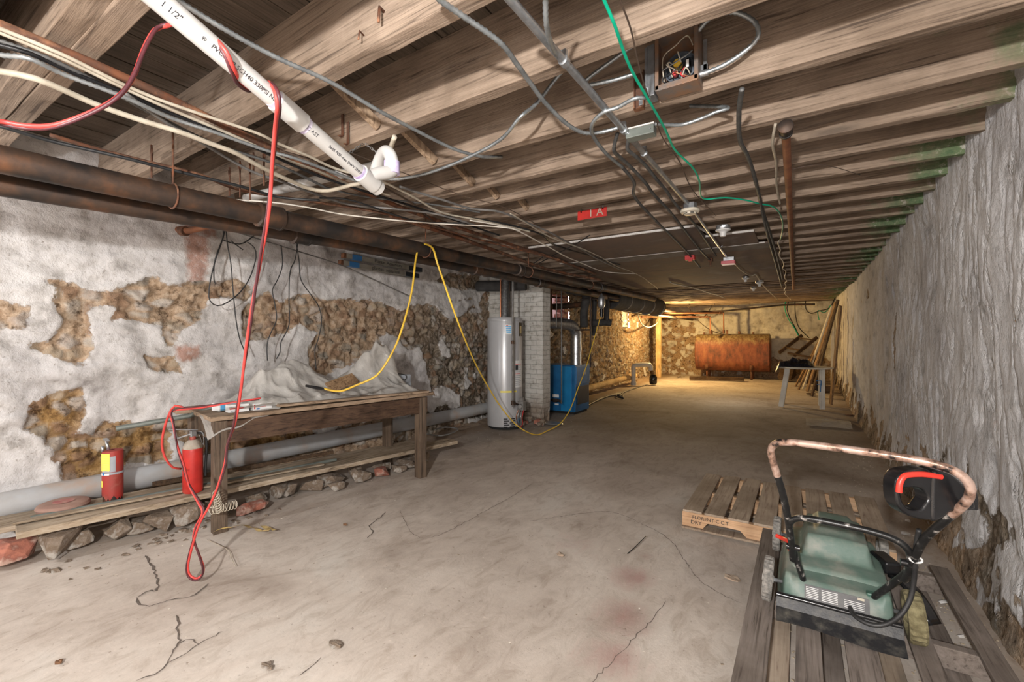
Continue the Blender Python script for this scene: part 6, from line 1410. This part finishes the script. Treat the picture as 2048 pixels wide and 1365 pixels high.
# handles
lower = [(1612,1176,2.135),(1603,1150,2.12),(1590,1110,2.08),(1579,1068,2.03),(1581,1045,1.99),(1596,1037,1.98),(1630,1040,1.975),(1680,1050,1.97),(1740,1063,1.965),(1790,1080,1.96),(1816,1100,1.96),(1821,1122,1.985),(1812,1146,2.02),(1780,1172,2.08),(1745,1197,2.13)]
MB().tube(smoothpts([PY(*q) for q in lower], .012), .0115, 12).build('lower_handle', M['chip_black'], root, smooth='auto')
upper = [(1586,1120,2.09),(1583,1085,2.035),(1576,1040,1.985),(1566,990,1.945),(1548,930,1.90),(1542,902,1.88),(1550,889,1.865),(1575,885,1.85),(1640,892,1.83),(1720,903,1.81),(1800,915,1.79),(1870,929,1.78),(1915,946,1.775),(1938,968,1.78),(1940,990,1.79),(1925,1012,1.81),(1885,1045,1.86),(1848,1080,1.92),(1832,1110,1.96),(1820,1140,2.0),(1808,1160,2.035)]
up_ = smoothpts([PY(*q) for q in upper], .012); k1, k2 = int(len(up_) * .27), int(len(up_) * .76)
MB().tube(up_[:k1 + 1], .0125, 12).build('handle_side', M['chip_black'], root, smooth='auto'); MB().tube(up_[k1:k2 + 1], .0127, 12).build('handle_grip', M['chip_rust'], root, smooth='auto'); MB().tube(up_[k2:], .0125, 12).build('handle_side', M['chip_black'], root, smooth='auto')
for q in ((1612, 1178, 2.14), (1744, 1199, 2.135)): c = Vector(PY(*q)); MB().box(c, (.035, .03, .05)).build('handle_socket', M['mower_dk'], root, bevel=.004)
for q in ((1586, 1095, 2.05), (1818, 1128, 1.99)): c = Vector(PY(*q)); MB().tube([c + Vector((-.022, 0, 0)), c + Vector((.022, 0, 0))], .012, 10).build('pivot_bolt', M['blackp'], root, smooth='auto')
# switch box with its ring grip
tb = 1.325; nb = (-Vector(PT(1850, 985, 1.0)) + Vector((0, 0, CH))).normalized()
def sb(px, py): v = Vector(PT(px, py, tb)); return v
O_ = sb(1828, 996); xb = (sb(1838, 996) - O_).normalized(); yb = (sb(1828, 986) - O_).normalized(); Tb = frame(O_, xb, yb)
def loc(px, py): v = Tb.inverted() @ sb(px, py); return (v.x, v.y)
outer = [loc(*q) for q in ((1791,961),(1803,945),(1829,940),(1855,940),(1876,960),(1880,1000),(1874,1030),(1856,1041),(1816,1032),(1795,1013),(1789,987))]
inner = [loc(*q) for q in ((1801,979),(1808,976),(1828,975),(1842,978),(1850,986),(1854,998),(1847,1010),(1838,1020),(1820,1020),(1806,1008),(1800,993))]
def dens(P, k=5): 
    Q = smoothpts([(x, y, 0) for x, y in P + [P[0]]], .1); out_ = []
    n_ = len(P)
    for i in range(n_):
        p0, p1, p2, p3 = [Vector((*P[(i + d_) % n_], 0)) for d_ in (-1, 0, 1, 2)]
        for j in range(k):
            t = j / k; v = .5 * ((2 * p1) + (-p0 + p2) * t + (2 * p0 - 5 * p1 + 4 * p2 - p3) * t * t + (-p0 + 3 * p1 - 3 * p2 + p3) * t ** 3); out_.append((v.x, v.y))
    return out_
MB().ring(dens(outer), dens(inner), .05, Tb @ Matrix.Translation((0, 0, -.045))).build('grip_ring', M['blackp'], root, smooth='auto', bevel=.006)
blk = dens([loc(*q) for q in ((1862,944),(1885,944),(1908,955),(1930,977),(1942,998),(1944,1018),(1915,1022),(1895,1024),(1880,1036),(1860,1040),(1858,1000))])
MB().prism(blk, .06, Tb @ Matrix.Translation((0, 0, -.05))).build('switch_box', M['blackp'], root, smooth='auto', bevel=.008)
hk = [loc(*q) for q in ((1925,1020),(1925,1004),(1938,1004),(1944,985),(1954,980),(1958,1000),(1957,1022))]
MB().prism(hk, .03, Tb @ Matrix.Translation((0, 0, -.03))).build('cord_hook', M['blackp'], root, bevel=.003)
tr_ = [Tb @ Vector((*loc(*q), .006)) for q in ((1794,984),(1796,966),(1803,953),(1815,949),(1840,948),(1858,950),(1878,953))]
MB().tube(smoothpts(tr_, .006), [.004] + [.0085] * 200, 10).build('red_trigger', M['redplastic'], root, smooth='auto') if False else MB().tube(smoothpts(tr_, .006), .0085, 10).build('red_trigger', M['redplastic'], root, smooth='auto')
rl_ = [Vector(PY(*q)) for q in ((1553, 1072, 2.3), (1566, 1078, 2.28), (1576, 1084, 2.24), (1580, 1100, 2.2))]
MB().tube(smoothpts(rl_, .01), .009, 8).build('red_lever', M['redplastic'], root, smooth='auto')
cw = [Vector(PY(*q)) for q in ((1838, 1060, 1.92), (1832, 1095, 1.95), (1830, 1125, 1.97), (1828, 1160, 1.99), (1820, 1200, 1.99), (1800, 1232, 1.98), (1770, 1250, 1.98), (1740, 1250, 1.98), (1712, 1235, 2.0), (1700, 1216, 2.06))]
MB().tube(smoothpts(cw, .012), .0075, 10).build('power_cord', M['black'], root, smooth=True)
c = Vector(PY(1832, 1120, 1.965)); MB().tube([c + Vector((.016 * math.cos(t), 0, .01 * math.sin(t))) for t in np.linspace(0, 6.28, 15)], .0035, 6).build('cord_clip', M['label_white'], root, smooth=True)
sh = MB(); vs = []; n1, n2 = 14, 6
for i in range(n1):
    u = i / (n1 - 1)
    for j in range(n2):
        w_ = j / (n2 - 1); vs.append((.30 + .10 * u + .04 * w_, 2.36 - .18 * u + .06 * w_, .25 + .02 * math.sin(u * 2) - .10 * u ** 2 - .012 * w_))
sh.add(vs, [(i * n2 + j, (i + 1) * n2 + j, (i + 1) * n2 + j + 1, i * n2 + j + 1) for i in range(n1 - 1) for j in range(n2 - 1)]); so = sh.build('side_guard', M['blackp'], root, smooth=True); sm = so.modifiers.new('s', 'SOLIDIFY'); sm.thickness = .012
MB().box((.30, 2.42, .27), (.06, .12, .05), rot=Matrix.Rotation(R(20), 3, 'Z')).build('motor_catch', M['blackp'], root, bevel=.01)

# ================================================================== litter on the floor
rg = random.Random(99)
def leaf(px, py, s_, label, mt='paper', name='paper_scrap', nn=9):
    c = Vector(PZ(px, py, 0)); vs = []; m_ = nn
    z = floor_z(c.x, c.y)
    out_ = [(c.x + s_ * (rg.uniform(.55, 1)) * math.cos(2 * math.pi * k / m_), c.y + s_ * rg.uniform(.35, .8) * math.sin(2 * math.pi * k / m_)) for k in range(m_)]
    vs = [(c.x, c.y, z + .018)] + [(x, y, z + .009 + rg.uniform(0, .012)) for x, y in out_] + [(x, y, z + .0075 + rg.uniform(0, .002)) for x, y in out_]
    fs = [(0, 1 + k, 1 + (k + 1) % m_) for k in range(m_)] + [(1 + k, 1 + m_ + k, 1 + m_ + (k + 1) % m_, 1 + (k + 1) % m_) for k in range(m_)]
    tag(MB().add(vs, fs).build(name, M[mt]), label, 'litter')
leaf(1465, 1158, .05, 'brown crumpled paper scrap on the floor before the pallets'); leaf(1120, 1110, .03, 'small curled brown leaf in the middle of the floor')
leaf(118, 1326, .02, 'dark dry leaf near the bottom corner of the floor', 'leaf', 'dry_leaf'); leaf(535, 1335, .03, 'small flat stone chip near the bottom of the floor', 'stone', 'stone_chip')
leaf(670, 1290, .04, 'pale flake of concrete near the bottom middle', 'stone', 'stone_chip'); leaf(690, 1051, .015, 'tiny dark leaf on the floor before the bench', 'leaf', 'dry_leaf'); leaf(1700, 830, .08, 'dirty rag on the floor near the right wall', 'leaf', 'rag')
cable('wood_splinter', [PZ(x, y, z) for x, y, z in [(1255,1108,.008),(1270,1095,.02),(1292,1073,.03)]], .0025, M['blackp'], 'thin dark twig lying on the floor above the red stain', 'twig')
cr_ = MB()
for k in range(700):
    x, y = rg.uniform(-3.6, .6), rg.uniform(.7, 6.5) ; s_ = rg.uniform(.002, .007)
    if rg.random() < .4: x = rg.uniform(.35, .62)
    elif rg.random() < .5: x = rg.uniform(-3.6, -2.9)
    cr_.box((x, y, floor_z(x, y) + .001), (s_, s_ * rg.uniform(.5, 2), s_ * .5), rot=Matrix.Rotation(rg.uniform(0, 3), 3, 'Z'))
tag(cr_.build('plaster_crumbs', mat('pale_crumbs', (.6, .55, .48), (.3, .24, .18), 3, 1, 0, 0, lo=.45, hi=.55)), 'fine crumbs of plaster and grit scattered over the concrete floor', 'grit', kind='stuff')
for k in range(9):
    y = 2.5 + k * .28; x = .60 + rg.uniform(-.06, .03); s_ = rg.uniform(.03, .07)
    tag(MB().rock((x, y, .01), (s_, s_ * 1.4, s_ * .35), 600 + k, 10).build('plaster_flake', M['plaster_edge']), 'white plaster flake fallen at the foot of the right wall', 'flake', 'flakes at the right wall')
